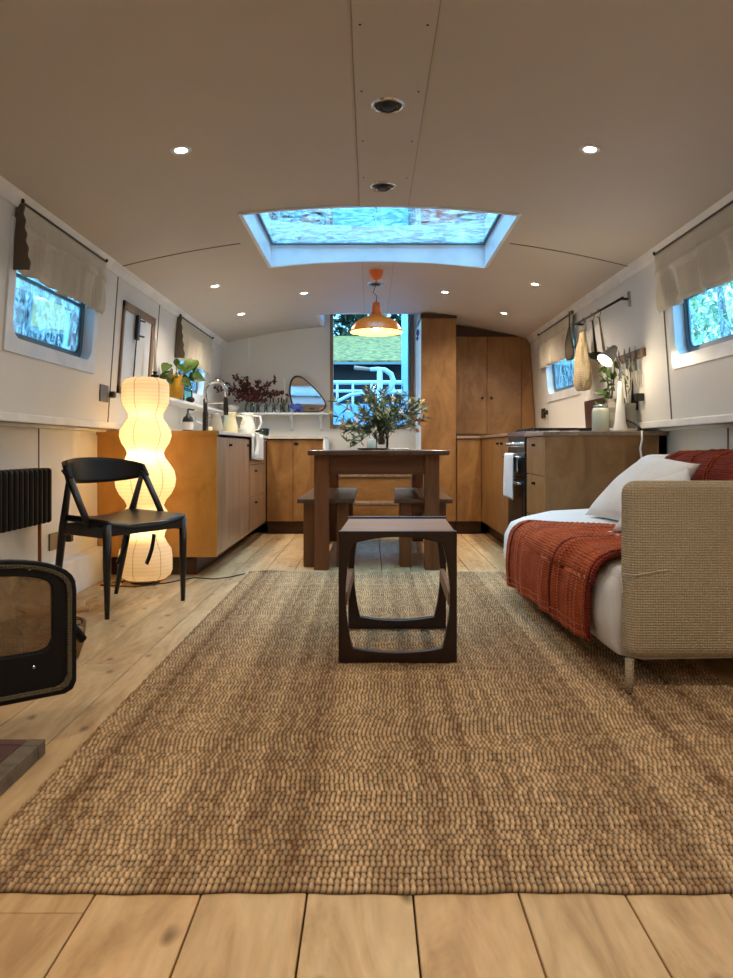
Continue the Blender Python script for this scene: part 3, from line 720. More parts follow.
wr = single('worktop', bm, 'counter_edge', 'short brown-edged worktop on the drawer unit, carrying the jars and table lamp', 'worktop', bevel=.003)
bm = B(); box(bm, RF-.012, 1.745, 5.46, 7.5, .887, .912); box(bm, .797, RF-.012, BY-.015, 7.5, .887, .912)
wr2 = single('worktop', bm, 'counter_edge', 'brown-edged corner worktop beyond the cooker', 'worktop', bevel=.003)

# wall cupboards above the corner
up = thing('wall_cupboard', 'large double-door plywood cupboard filling the right end wall up to the ceiling', 'cupboard', (1.2, 7.35, .93))
bm = B(); YC = 7.2
top = [(.80, cz(.8)-.006), (1.0, cz(1.)-.006), (1.25, cz(1.25)-.006), (1.48, cz(1.48)-.006), (1.545, 1.87), (1.585, 1.80), (1.60, 1.4), (1.632, .925), (.80, .925)]
prism(bm, top, lambda u_, v, w: Vector((u_, w, v)), YC+.02, 7.54); part('carcass', bm, 'ply', up)
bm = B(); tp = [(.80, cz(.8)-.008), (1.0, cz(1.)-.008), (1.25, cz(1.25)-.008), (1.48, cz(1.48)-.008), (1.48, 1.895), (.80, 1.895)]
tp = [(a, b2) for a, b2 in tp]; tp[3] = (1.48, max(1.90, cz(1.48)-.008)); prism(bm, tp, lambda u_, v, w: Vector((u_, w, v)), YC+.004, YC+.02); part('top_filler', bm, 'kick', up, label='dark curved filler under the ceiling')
for a, b2, hx in ((.803, 1.145, 1.10), (1.150, 1.485, 1.19)):
    bm = B(); box(bm, a, b2, YC, YC+.02, .94, 1.89); dr = part('door', bm, 'ply', up, bevel=.0015)
    bm = B(); lathe(bm, [(.0, -.022), (.012, -.02), (.014, -.01), (.007, 0)], (hx, YC, 1.29), 12, ax=Matrix.Rotation(-PI/2, 3, 'X') @ Matrix.Scale(1, 3)); part('knob', bm, 'darkmetal', dr, smooth=True)
for z0, z1, q in ((.94, 1.42, 0), (1.425, 1.86, 1)):
    bm = B(); prism(bm, [(1.49, z0), (1.628-.065*(z0-.93)/.92 , z0), (1.628-.065*(z1-.93)/.92, z1), (1.49, z1)], lambda u_, v, w: Vector((u_, w, v)), YC, YC+.02); part('side_filler', bm, 'ply', up, bevel=.001)

# cooker
ck = thing('cooker', 'black freestanding gas cooker between the drawers and the corner cabinet', 'cooker', (1.35, 5.15, 0))
bm = B(); box(bm, RF+.02, 1.62, 4.85, 5.45, .06, .90); part('body', bm, 'iron', ck)
bm = B(); box(bm, RF-.005, RF+.02, 4.855, 5.445, .775, .885); cp = part('control_panel', bm, 'blackplastic', ck, bevel=.004)
for i in range(7):
    bm = B(); yy = 4.91+.08*i; lathe(bm, [(0, -.028), (.015, -.026), (.018, -.008), (.02, 0)], (RF-.005, yy, .825), 14, ax=Matrix.Rotation(PI/2, 3, 'Y')); part('knob', bm, 'chrome', cp, smooth=True)
for z0, z1, nm in ((.60, .77, 'grill_door'), (.24, .595, 'oven_door'), (.07, .235, 'lower_drawer')):
    bm = B(); box(bm, RF-.005, RF+.02, 4.86, 5.44, z0, z1); dd = part(nm, bm, 'blackplastic', ck, bevel=.003)
    if nm != 'lower_drawer':
        bm = B(); tube(bm, [(RF-.005, 4.9, z1-.035), (RF-.045, 4.9, z1-.03), (RF-.045, 5.40, z1-.03), (RF-.005, 5.40, z1-.035)], .009, 8); part('handle', bm, 'chrome', dd, smooth=True)
        bm = B(); box(bm, RF-.008, RF-.004, 4.93, 5.37, z0+.03, z1-.06); part('glass', bm, 'darkglass' if 'darkglass' in M else 'blackplastic', dd)
bm = B()
for yy in (4.93, 5.03, 5.13, 5.23, 5.33): tube(bm, [(RF+.03, yy, .915), (RF+.05, yy, .93), (1.58, yy, .93), (1.6, yy, .915)], .006, 6)
for xx in (1.10, 1.25, 1.40, 1.55): tube(bm, [(xx, 4.90, .925), (xx, 5.40, .925)], .006, 6)
part('pan_supports', bm, 'iron', ck)
bm = B(); box(bm, RF+.0, 1.62, 4.852, 5.448, .885, .912); part('hob', bm, 'steel', ck, bevel=.003)
def towel_f(x0, y0, y1, ztop, zf, zb, w, side):
    def f(u_, v):
        L = zf+w+zb; s_ = v*L
        yy = y0+(y1-y0)*u_+.006*math.sin(9*v+6*u_)
        if s_ < zf: return Vector((x0-side*w/2-side*.006*math.sin(u_*14)*(1-s_/zf), yy, ztop-zf+s_))
        if s_ < zf+w:
            a = (s_-zf)/w; return Vector((x0-side*w*(.5-a), yy, ztop+.006*math.sin(PI*a)))
        return Vector((x0+side*w/2, yy, ztop-(s_-zf-w)))
    return f
bm = B(); sheet(bm, towel_f(RF-.045, 4.98, 5.30, .758, .31, .12, .03, 1), 14, 26)
single('tea_towel', bm, 'towel', 'white speckled tea towel hanging from the cooker door handle', 'towel', smooth=True, solid=.006)
bm = B(); box(bm, 1.596, 1.612, 4.86, 5.45, .93, 1.145, rot=Matrix.Rotation(-.06, 3, 'Y'))
single('splashback', bm, 'splash', 'dark brown splashback panel on the right wall behind the cooker', 'splashback')

# left-wall shelves
sh = thing('wall_shelf', 'long white shelf on brackets along the left wall under the far window', 'shelf', (-1.47, 6.1, 1.13))
bm = B(); box(bm, -1.595, -1.38, 4.9, 7.54, 1.132, 1.152); part('board', bm, 'gloss_white', sh, bevel=.003)
sh2 = thing('wall_shelf', 'white shelf on brackets across the end wall under the mirror', 'shelf', (-.9, 7.44, 1.13))
bm = B(); box(bm, -1.379, -.435, 7.34, 7.545, 1.135, 1.155); part('board', bm, 'gloss_white', sh2, bevel=.003)
def bracket(parent, p, d):
    bm = B(); q = Vector((-d[1], d[0], 0))*.012
    prof = [(0, 0), (.17, 0), (.17, -.02), (.07, -.055), (.03, -.14), (0, -.16)]
    prism(bm, prof, lambda u_, v, w: Vector(p)+Vector((d[0]*u_, d[1]*u_, v))+q*w, -1, 1); part('bracket', bm, 'gloss_white', parent)
for yy in (5.15, 6.05, 6.95): bracket(sh, (-1.595, yy, 1.132), (1, 0))
for xx in (-1.18, -.80, -.50): bracket(sh2, (xx, 7.545, 1.135), (0, -1))

# tap
tp_ = thing('kitchen_tap', 'tall chrome spring-neck kitchen tap beside the left window', 'tap', tuple(px(206, 432, 5.3)*Vector((1,1,0))+Vector((0,0,.908))) if False else (-1.20, 5.35, .908))
bm = B(); lathe(bm, [(.03, .908), (.03, .918), (.022, .93), (.02, 1.05), (.016, 1.07), (.016, 1.16)], (-1.20, 5.35, 0), 16, cap0=True, cap1=True); part('body', bm, 'darkmetal', tp_, smooth=True)
pts = [Vector((-1.20, 5.35, 1.08))]+[Vector((-1.20+.075*(1-math.cos(a)), 5.35-.0, 1.21+.075*math.sin(a))) for a in [PI*k_/12 for k_ in range(13)]]+[Vector((-1.05, 5.35, 1.17))]
bm = B(); tube(bm, pts, .013, 12); part('spring_neck', bm, 'chrome', tp_, smooth=True)
bm = B(); lathe(bm, [(.012, 1.18), (.017, 1.16), (.02, 1.08), (.016, 1.04)], (-1.05, 5.35, 0), 14, cap1=True, cap0=True); part('spray_head', bm, 'darkmetal', tp_, smooth=True)
bm = B(); tube(bm, [(-1.20, 5.35, 1.13), (-1.05, 5.35, 1.13)], .006, 8); part('support_arm', bm, 'chrome', tp_)
bm = B(); tube(bm, [(-1.20, 5.35, .97), (-1.26, 5.33, 1.0), (-1.28, 5.32, 1.03)], .008, 8); part('lever', bm, 'chrome', tp_)

# soap
p0 = Vector((-1.29, 5.2, .908)); so = thing('soap_dispenser', 'dark pump soap bottle with a white label on the left worktop', 'bottle', tuple(p0))
bm = B(); lathe(bm, [(.0, 0), (.036, 0), (.038, .01), (.038, .09), (.03, .11), (.013, .12), (.013, .135), (.0, .135)], p0, 16); part('bottle', bm, 'blackplastic', so, smooth=True)
bm = B(); lathe(bm, [(.0385, .02), (.0388, .021), (.0388, .075), (.0385, .076)], p0, 16); part('label', bm, 'ceramic', so, label='white label')
bm = B(); tube(bm, [p0+Vector((0,0,.13)), p0+Vector((0,0,.165)), p0+Vector((.005,0,.168)), p0+Vector((.045,0,.16))], .006, 8); part('pump', bm, 'blackplastic', so)

# jugs near the back-left corner
def jug(name, label, c, s_, mat, spout=True, dirx=1):
    t_ = thing(name, label, 'jug', tuple(c)); c = Vector(c)
    bm = B(); lathe(bm, [(0, 0), (.05*s_, 0), (.062*s_, .02*s_), (.064*s_, .07*s_), (.048*s_, .13*s_), (.045*s_, .17*s_), (.052*s_, .19*s_), (.048*s_, .19*s_), (.041*s_, .17*s_), (.044*s_, .13*s_), (.058*s_, .07*s_), (.0, .012*s_)], c, 20); part('body', bm, mat, t_, smooth=True)
    bm = B(); tube(bm, [c+Vector((dirx*.044*s_, 0, .165*s_)), c+Vector((dirx*.10*s_, 0, .16*s_)), c+Vector((dirx*.115*s_, 0, .11*s_)), c+Vector((dirx*.09*s_, 0, .055*s_)), c+Vector((dirx*.062*s_, 0, .05*s_))], .009*s_, 8); part('handle', bm, mat, t_, smooth=True)
    if spout:
        bm = B(); tube(bm, [c+Vector((-dirx*.05*s_, 0, .05*s_)), c+Vector((-dirx*.085*s_, 0, .11*s_)), c+Vector((-dirx*.11*s_, 0, .185*s_))], [.02*s_, .013*s_, .008*s_], 10); part('spout', bm, mat, t_, smooth=True)
jug('enamel_jug', 'cream coffee pot with a long spout behind the tap', (-1.21, 6.35, .908), 1.05, 'cream')
jug('milk_jug', 'white ceramic jug with a big loop handle on the left worktop corner', (-1.10, 6.6, .908), 1.1, 'ceramic', False)
jug('grey_jug', 'grey-green jug standing between the tap and the cream coffee pot', (-1.30, 6.2, .908), .95, 'greyceramic', False, -1)
c = Vector((-1.04, 7.05, .908)); bm = B(); lathe(bm, [(0, 0), (.05, 0), (.07, .02), (.078, .08), (.074, .08), (.066, .02), (0, .008)], c, 18)
single('glass_bowl', bm, 'greenglass', 'pale green glass bowl on the worktop under the end shelf', 'bowl', smooth=True)
c = Vector((-1.24, 5.62, .908)); bm = B(); lathe(bm, [(0, 0), (.03, 0), (.034, .05), (.028, .055), (0, .055)], c, 14)
single('washing_jar', bm, 'cream', 'small pale jar at the foot of the tap', 'jar', smooth=True)
# towel over the left counter edge
def f(u_, v):
    yy = 5.80+.66*u_; s_ = v*.42
    if s_ < .2: return Vector((LF+.021+.006*math.sin(u_*17), yy, .912-.2+s_ - .02*u_))
    return Vector((LF+.021-(s_-.2), yy+.01*math.sin(8*s_), .914+.006*math.sin(20*u_+9*s_)*(s_ > .25)))
bm = B(); sheet(bm, f, 24, 20)
tw = single('hand_towel', bm, 'towel', 'white hand towel laid over the edge of the left worktop', 'towel', smooth=True, solid=.005)
bm = B(); sheet(bm, lambda u_, v: Vector((LF+.026+.012*math.sin(u_*9+v*3)+.012, 5.84+.16*u_+.02*math.sin(4*v), .925-.19*v)), 12, 14)
part('folded_corner', bm, 'towel', tw, smooth=True, solid=.005)

# hand-sized things on the shelves
def candlestick(name, label, c, h, mat, ch, twist=False, cr_=.011):
    c = Vector(c); t_ = thing(name, label, 'candlestick', tuple(c))
    pr = [(0, 0), (.034, 0), (.034, .008), (.014, .02)]
    if twist:
        k_ = 7
        for i in range(k_): z_ = .02+(h-.03)*i/k_; d_ = (h-.03)/k_; pr += [(.009, z_+d_*.1), (.018, z_+d_*.5), (.009, z_+d_*.9)]
    else: pr += [(.010, .05), (.022, h*.5), (.010, h*.72), (.030, h*.82), (.026, h*.86), (.012, h*.9)]
    pr += [(.014, h-.008), (.018, h), (0, h)]
    bm = B(); lathe(bm, pr, c, 14); part('stick', bm, mat, t_, smooth=True)
    bm = B(); lathe(bm, [(0, h-.004), (cr_, h-.004), (cr_*.85, h+ch), (.002, h+ch+.006), (.001, h+ch+.016)], c, 12); part('candle', bm, 'candle', t_, smooth=True)
candlestick('candlestick', 'black candlestick with a tall pale taper beside the yellow vase', (-1.47, 5.02, 1.152), .17, 'iron', .22)
candlestick('candlestick', 'twisted brass candlestick with a white candle beside the mirror', tuple(px(284, 412, 7.42)*Vector((1,1,0))+Vector((0,0,1.155))), .135, 'brass', .21, True)
c = Vector((-1.42, 5.36, 1.152)); yv = thing('potted_leaves', 'mustard yellow vase full of broad green leaves on the left shelf', 'vase', tuple(c))
bm = B(); lathe(bm, [(0, 0), (.046, 0), (.055, .02), (.060, .08), (.056, .145), (.050, .168), (.054, .18), (.049, .18), (.044, .16), (0, .15)], c, 22); part('vase', bm, 'yellow', yv, smooth=True)
bm = B(); b2 = B(); rr = random.Random(5)
for dx, dy, dz, L, W in ((-.07, .0, .24, .10, .085), (-.035, -.03, .20, .09, .07), (.01, -.05, .17, .08, .06), (.10, .0, .25, .13, .10), (.145, .05, .17, .12, .09), (.05, -.03, .23, .08, .05), (.06, .05, .14, .10, .06), (.0, .04, .27, .07, .05), (.14, .0, .25, .10, .06), (-.09, .03, .18, .09, .07), (.09, -.04, .13, .09, .06), (-.02, -.06, .14, .07, .06)):
    q = c+Vector((dx, dy, dz)); d_ = Vector((dx*.6+rr.uniform(-.1,.1), dy-.05, -.06+rr.uniform(-.06,.06))); leaf(bm, q-d_.normalized()*L*.5, d_, L, W, up=Vector((0, -1, .35)), curl=.25, n=5)
    tube(b2, [c+Vector((0, 0, .12)), c+Vector((dx*.4, dy*.4, dz*.7)), q], .003, 5)
part('leaves', bm, 'leaf', yv, smooth=True); part('stems', b2, 'stem', yv)
c = Vector((-1.49, 6.0, 1.152)); bm = B(); lathe(bm, [(0.002, .001), (.035, 0.001), (.04, .03), (.04, .12), (.03, .16), (.03, .19)], c+Vector((0, 0, .0)), 18)
single('teal_vase', bm, 'tealglass', 'teal glass vase standing in front of the far left window', 'vase', smooth=True)
c = Vector((-1.40, 5.72, 1.152)); bm = B(); blob(bm, c+Vector((0, 0, .024)), (.034, .03, .026), 14, 8)
single('dark_pebble', bm, 'iron', 'dark round pebble on the left shelf beside the yellow vase', 'ornament', smooth=True)
c = Vector((-1.36, 7.44, 1.155)); bm = B(); lathe(bm, [(0, 0), (.05, 0), (.075, .03), (.095, .07), (.09, .07), (.07, .03), (0, .012)], c+Vector((-.02, -.0, 0)), 20)
c = Vector((-1.28, 7.42, 1.155)); bm.free(); bm = B(); lathe(bm, [(0, 0), (.05, 0), (.08, .03), (.10, .075), (.095, .075), (.074, .03), (0, .012)], c+Vector((-.13, -.0, 0)), 20)
single('white_bowl', bm, 'ceramic', 'white bowl on the shelf corner below the dark red leaves', 'bowl', smooth=True)
c = Vector((-1.22, 7.44, 1.155)); rv = thing('burgundy_branches', 'small dark vase with spreading burgundy-leaved branches in the shelf corner', 'vase', tuple(c))
bm = B(); lathe(bm, [(0, 0), (.035, 0), (.05, .03), (.045, .08), (.022, .11), (.024, .13), (.02, .13), (0, .1)], c, 18); part('vase', bm, 'greenglass', rv, smooth=True)
bm = B(); b2 = B(); rr = random.Random(11)
ends = [(-.27, -.14, .30), (-.30, -.2, .22), (-.2, -.1, .20), (-.12, -.15, .34), (-.06, -.1, .24), (.0, -.12, .28), (.06, -.1, .20), (.12, -.1, .30), (.2, -.08, .26), (.27, -.06, .33), (.3, -.08, .20), (.36, -.06, .19), (.1, -.14, .14), (.02, -.16, .12), (-.1, -.16, .12), (.16, -.1, .12), (-.04, -.05, .36), (.20, -.05, .17)]
for e in ends:
    a = c+Vector((0, 0, .11)); b_ = c+Vector(e); mid = (a+b_)/2+Vector((0, 0, .05)); pth = [a.lerp(mid, k_/3) for k_ in range(3)]+[mid.lerp(b_, k_/4) for k_ in range(5)]
    tube(b2, pth, .0025, 5)
    for p_ in pth[2:]:
        for q_ in range(5):
            d_ = Vector((rr.uniform(-1,1), rr.uniform(-1,.4), rr.uniform(-.8,1))); leaf(bm, p_+d_*.012, d_, rr.uniform(.025, .05), rr.uniform(.02, .032), curl=.3, n=2)
part('leaves', bm, 'burgundy', rv); part('branches', b2, 'stem', rv)
# glasses
gl = None
ordn = ['leftmost', 'second', 'third', 'fourth', 'fifth', 'sixth']
def tumbler(c, lab):
    c = Vector(c); bm = B(); lathe(bm, [(.004, 0.001), (.028, 0.001), (.036, .012), (.04, .045), (.036, .085)], c, 16)
    return single('tumbler', bm, 'clear', lab, 'glass', 'clear tumblers on the end shelf', smooth=True)
base = tumbler((-1.17+.0, 7.40, 1.155), 'clear tumbler at the left end of the front row, nearest the red leaves')
for i in range(1, 5): 
    dup(base, (-1.17+.08*i, 7.40, 1.155), label='clear tumbler, %s from the left of the front row on the end shelf' % ['', 'second', 'third', 'fourth', 'last'][i])
def wineglass(c, lab):
    c = Vector(c); bm = B(); lathe(bm, [(0, 0), (.032, .002), (.006, .008), (.004, .07), (.02, .085), (.036, .115), (.034, .16)], c, 16)
    return single('wine_glass', bm, 'clear', lab, 'glass', 'stemmed glasses on the end shelf', smooth=True)
base = wineglass((-1.13, 7.49, 1.155), 'stemmed glass, leftmost of the back row on the end shelf')
for i in range(1, 4): dup(base, (-1.13+.085*i, 7.49, 1.155), label='stemmed glass, %s of the back row on the end shelf' % ['', 'second', 'third', 'rightmost'][i])
# mirror: leaning back on the shelf
mo = [(290.5, 400), (289, 392), (289.3, 384), (291, 378.5), (294, 375.2), (298, 374.6), (303, 376.5), (309, 381.5), (315, 387.5), (321, 394), (325, 400), (326.3, 405), (324, 409), (319, 411.2), (312, 411.8), (303, 411.8), (296, 410), (292.5, 405.5)]
Y0 = 7.455; mc = px(308, 412, Y0); mc.z = 1.156; YW = math.radians(7.0)
mr = thing('mirror', 'pebble-shaped mirror with a thin brown rim leaning on the end shelf', 'mirror', tuple(mc))
def msm(pts, n=4):
    out = []; m_ = len(pts)
    for i in range(m_):
        p_ = [Vector((*pts[(i+k_-1) % m_], 0)) for k_ in range(4)]
        for j in range(n):
            t_ = j/n; out.append(tuple((.5*((2*p_[1])+(-p_[0]+p_[2])*t_+(2*p_[0]-5*p_[1]+4*p_[2]-p_[3])*t_*t_+(-p_[0]+3*p_[1]-3*p_[2]+p_[3])*t_**3))[:2]))
    return out
ms = [( (x_-308)*Y0/F, (411.8-y_)*Y0/F ) for x_, y_ in msm(mo)]
TI = math.radians(4.6)
def tm(u_, v, w): return Vector((mc.x+u_*math.cos(YW)-w*math.sin(YW), mc.y+u_*math.sin(YW)+v*math.sin(TI)+w*math.cos(YW), mc.z+.004+v*math.cos(TI)))
bm = B(); prism(bm, [(u_*.985, v*.985+.002) for u_, v in ms], tm, -.004, .004); part('glass', bm, 'mirror', mr)
ctr = (0, .17)
bm = B(); ringprism(bm, ms, [(u_+(ctr[0]-u_)*.085, v+(ctr[1]-v)*.085) for u_, v in ms], tm, -.012, .012); part('rim', bm, 'teak', mr)
# blue elephant
c = px(297, 412, 7.36); c.z = 1.155; el = thing('elephant_figurine', 'small cobalt blue elephant figurine in front of the mirror', 'figurine', tuple(c))
bm = B(); blob(bm, c+Vector((.01, 0, .055)), (.05, .03, .035), 14, 10); blob(bm, c+Vector((-.045, 0, .065)), (.027, .025, .028), 12, 8)
for dx in (-.02, .04):
    for dy in (-.016, .016): tube(bm, [c+Vector((dx, dy, 0)), c+Vector((dx, dy, .045))], .013, 8)
tube(bm, [c+Vector((-.062, 0, .06)), c+Vector((-.078, 0, .04)), c+Vector((-.074, 0, .012)), c+Vector((-.085, 0, .006))], [.012, .009, .007, .005], 8)
tube(bm, [c+Vector((.055, 0, .06)), c+Vector((.066, 0, .035))], .003, 6)
part('body', bm, 'blue', el, smooth=True)
for sy in (-1, 1):
    bm = B(); blob(bm, c+Vector((-.03, sy*.028, .063)), (.018, .005, .024), 10, 6); part('ear', bm, 'blue', el, smooth=True)

# hanging glass ornament
c = Vector((.462, 7.0, 1.98)); ho = thing('hanging_ornament', 'blue glass ornament hanging beside the tall cupboard', 'ornament', (.455, 7.0, 1.83))
bm = B(); tube(bm, [(.464, 7.0, 2.01), (.455, 7.0, 1.93)], .002, 5); part('thread', bm, 'blackplastic', ho)
bm = B(); blob(bm, (.455, 7.0, 1.90), (.016, .016, .035), 8, 6); blob(bm, (.452, 7.0, 1.845), (.012, .012, .022), 8, 6); part('glass_drop', bm, 'blue', ho)
# ================================================================== LIVING AREA
# jute rug: rows of knots, real relief
def make_rug():
    X0, X1, Y0r, Y1r = -.775, 1.20, 1.315, 4.70; kp, rp = .0115, .0190; sx, sy = 3, 5
    nx = int((X1-X0)/kp)*sx; ny = int((Y1r-Y0r)/rp)*sy
    u = np.linspace(0, 1, nx+1); v = np.linspace(0, 1, ny+1); U, V = np.meshgrid(u, v, indexing='ij')
    xi = U*nx/sx; yi = V*ny/sy
    row = np.floor(yi); rs = np.random.RandomState(4)
    jit = rs.randint(0, 3, ny//sy+3)/3.+1e-6
    xs_ = xi + jit[row.astype(int)]; ki = np.floor(xs_).astype(int)
    fx = xs_-np.floor(xs_); fy = yi-row
    hk = (np.clip(np.sin(np.pi*fx)*.85+.15, 0, 1)**.6)*(np.clip(np.sin(np.pi*np.clip(fy, .02, .98)), 0, 1)**.6)
    kr = rs.rand(nx//sx+4, ny//sy+3); kr2 = rs.rand(nx//sx+4, ny//sy+3)
    rnd = kr[ki, row.astype(int)]; rnd2 = kr2[ki, row.astype(int)]
    Z = .002+.0115*hk*(.65+.5*rnd)
    wob = .0022*np.sin(U*26)+.0015*np.sin(U*97+1)
    X = X0+(X1-X0)*U+.0022*np.sin(V*300)*(.5) ; Y = Y0r+(Y1r-Y0r)*V + wob*(1-np.minimum(V*30, 1))
    Y = Y + .012*np.sin(V*9+U*2)*0
    edge = (U < 1e-9) | (U > 1-1e-9) | (V < 1e-9) | (V > 1-1e-9); Z = np.where(edge, .001, Z)
    # curled far-left corner
    cur = np.exp(-(((U-.07)/.07)**2))*np.exp(-(((V-1.)/.006)**2)); Z = Z+cur*.012
    co = np.stack([X, Y, Z], -1).reshape(-1, 3)
    n = nx+1; m_ = ny+1
    I, J = np.meshgrid(np.arange(nx), np.arange(ny), indexing='ij'); a = (I*m_+J).ravel()
    faces = np.stack([a, a+m_, a+m_+1, a+1], -1)
    me = bpy.data.meshes.new('jute_rug'); me.vertices.add(len(co)); me.vertices.foreach_set('co', co.ravel())
    me.loops.add(faces.size); me.loops.foreach_set('vertex_index', faces.ravel().astype(np.int32))
    me.polygons.add(len(faces)); me.polygons.foreach_set('loop_start', np.arange(0, faces.size, 4, dtype=np.int32)); me.polygons.foreach_set('loop_total', np.full(len(faces), 4, dtype=np.int32))
    me.update(calc_edges=True)
    me.polygons.foreach_set('use_smooth', [True]*len(faces))
    # colour: streaks along the length, knots of varied straw
    st = rs.rand(400); k2 = np.convolve(rs.rand(500), np.ones(4)/4, 'same')
    colu = ki % 380; s1 = (k2[colu]-.5)*1.5 + (st[colu]-.5)*.34
    k3 = rs.rand(60, 60); s2 = (k3[np.clip((U*28).astype(int), 0, 59), np.clip((V*22).astype(int), 0, 59)]-.5)*.10
    val = .5+s1*.62+s2+(rnd-.5)*.42
    c1 = np.array(lin((132, 97, 66))[:3]); c2 = np.array(lin((236, 200, 153))[:3]); c3 = np.array(lin((168, 152, 124))[:3])
    val = np.clip(val, 0, 1)[..., None]; c = c1*(1-val)+c2*val; g = (np.clip(rnd2-.7, 0, 1)*1.6)[..., None]; c = c*(1-g)+c3*g*.9; gapshade = np.array(lin((64, 46, 30))[:3]); gp = np.clip((.55-hk)/.3, 0, 1)[..., None]; c = c*(1-gp)+gapshade*gp  # gaps between knots coloured dark brown, shade put into the colour
    c = np.concatenate([c, np.ones(c.shape[:2]+(1,))], -1).reshape(-1, 4)
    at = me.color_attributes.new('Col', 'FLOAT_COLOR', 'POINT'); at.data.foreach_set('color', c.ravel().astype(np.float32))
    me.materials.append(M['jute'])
    o = bpy.data.objects.new('jute_rug', me); COL.objects.link(o); o['label'] = 'large knotted straw-coloured jute rug covering the floor'; o['category'] = 'rug'
    ORG[o.name] = Vector((0, 0, 0)); return o
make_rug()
RT = .0125   # top of the rug

# nesting side table with bowed frames
q = thing('side_table', 'low teak side table with open square frames, standing on the rug', 'side table', (.108, 3.0, RT))
def qframe(x0, x1, Yc, z0, z1, nm):
    n = 12; out = []; w = x1-x0; h = z1-z0
    def side(a, b2, bow, k_):                      # from a to b2, bowed outward
        a = Vector(a); b2 = Vector(b2); d_ = b2-a; nr = Vector((d_.y, -d_.x)).normalized()
        return [tuple(a+d_*i/k_+nr*bow*(1-(2*i/k_-1)**2)) for i in range(k_)]
    ix0, ix1, iz0, iz1 = x0+.052, x1-.052, z0+.052, z1-.046
    inner = side((ix0, iz0), (ix1, iz0), .016, n)+side((ix1, iz0), (ix1, iz1), .026, n)+side((ix1, iz1), (ix0, iz1), .024, n)+side((ix0, iz1), (ix0, iz0), .026, n)
    outer = side((x0, z0), (x1, z0), 0, n)+side((x1, z0), (x1, z1), 0, n)+side((x1, z1), (x0, z1), 0, n)+side((x0, z1), (x0, z0), 0, n)
    bm = B(); ringprism(bm, outer, inner, lambda u_, v, w_: Vector((u_, w_, v)), Yc-.016, Yc+.016)
    part('end_frame', bm, 'teak', q, bevel=.003)
qframe(-.1155, .319, 2.706, RT, .495, 'f'); qframe(-.095, .332, 3.215, RT, .500, 'r')
bm = B(); hexa(bm, [(-.113, 2.722, .470), (.316, 2.722, .470), (.328, 3.199, .470), (-.092, 3.199, .470)], [(-.113, 2.722, .489), (.316, 2.722, .489), (.328, 3.199, .492), (-.092, 3.199, .492)]); part('top', bm, 'teaktop', q, label='faded reddish top panel')
for xa in (-.105, .29):
    bm = B(); hexa(bm, [(xa, 2.722, .215), (xa+.02, 2.722, .215), (xa+.034, 3.199, .225), (xa+.014, 3.199, .225)], [(xa, 2.722, .265), (xa+.02, 2.722, .265), (xa+.034, 3.199, .275), (xa+.014, 3.199, .275)]); part('side_rail', bm, 'teaktop', q)
    bm = B(); hexa(bm, [(xa, 2.722, .44), (xa+.02, 2.722, .44), (xa+.034, 3.199, .44), (xa+.014, 3.199, .44)], [(xa, 2.722, .470), (xa+.02, 2.722, .470), (xa+.034, 3.199, .470), (xa+.014, 3.199, .470)]); part('edge_rail', bm, 'teak', q)

# dining table
t_ = thing('dining_table', 'rustic brown wooden dining table under the orange pendant', 'table', (.05, 5.58, 0))
bm = B(); box(bm, -.405, .515, 4.74, 6.42, .752, .786); part('tabletop', bm, 'tabletop', t_, bevel=.008)
for xa in (-.366, .360):
    for ya in (4.80, 6.28): bm = B(); box(bm, xa, xa+.095, ya, ya+.095, 0, .752); part('leg', bm, 'tablewood', t_, bevel=.004)
for a in ((-.271, .36, 4.825, 4.85), (-.271, .36, 6.325, 6.35)): bm = B(); box(bm, a[0], a[1], a[2], a[3], .625, .752); part('apron', bm, 'tableapron', t_)
for xa in (-.335, .405): bm = B(); box(bm, xa, xa+.022, 4.895, 6.28, .625, .752); part('apron', bm, 'tablewood', t_)
# benches
def bench(x0, x1, dx, lab):
    t_ = thing('bench', lab, 'bench', ((x0+x1)/2+dx/2, 5.6, 0), 'benches at the dining table')
    w = (x1-x0-.006)/2
    for i in range(2):
        a = x0+i*(w+.006); bm = B(); hexa(bm, [(a, 4.898, .43), (a+w, 4.898, .43), (a+w+dx, 6.276, .43), (a+dx, 6.276, .43)], [(a, 4.898, .46), (a+w, 4.898, .46), (a+w+dx, 6.276, .46), (a+dx, 6.276, .46)]); part('seat_board', bm, 'bench', t_, bevel=.004)
    for k_, ya in enumerate((4.93, 6.17)):
        s_ = dx*k_*.9
        for xa in (x0+.04, x1-.12): bm = B(); box(bm, xa+s_, xa+s_+.08, ya, ya+.08, 0, .43); part('leg', bm, 'tablewood', t_, bevel=.003)
        bm = B(); box(bm, x0+.12+s_, x1-.12+s_, ya+.02, ya+.05, .36, .43); part('cross_rail', bm, 'tableapron', t_)
bench(-.487, -.105, .0, 'dark-topped wooden bench along the left side of the dining table')
bench(.160, .552, .05, 'dark-topped wooden bench along the right side of the dining table')

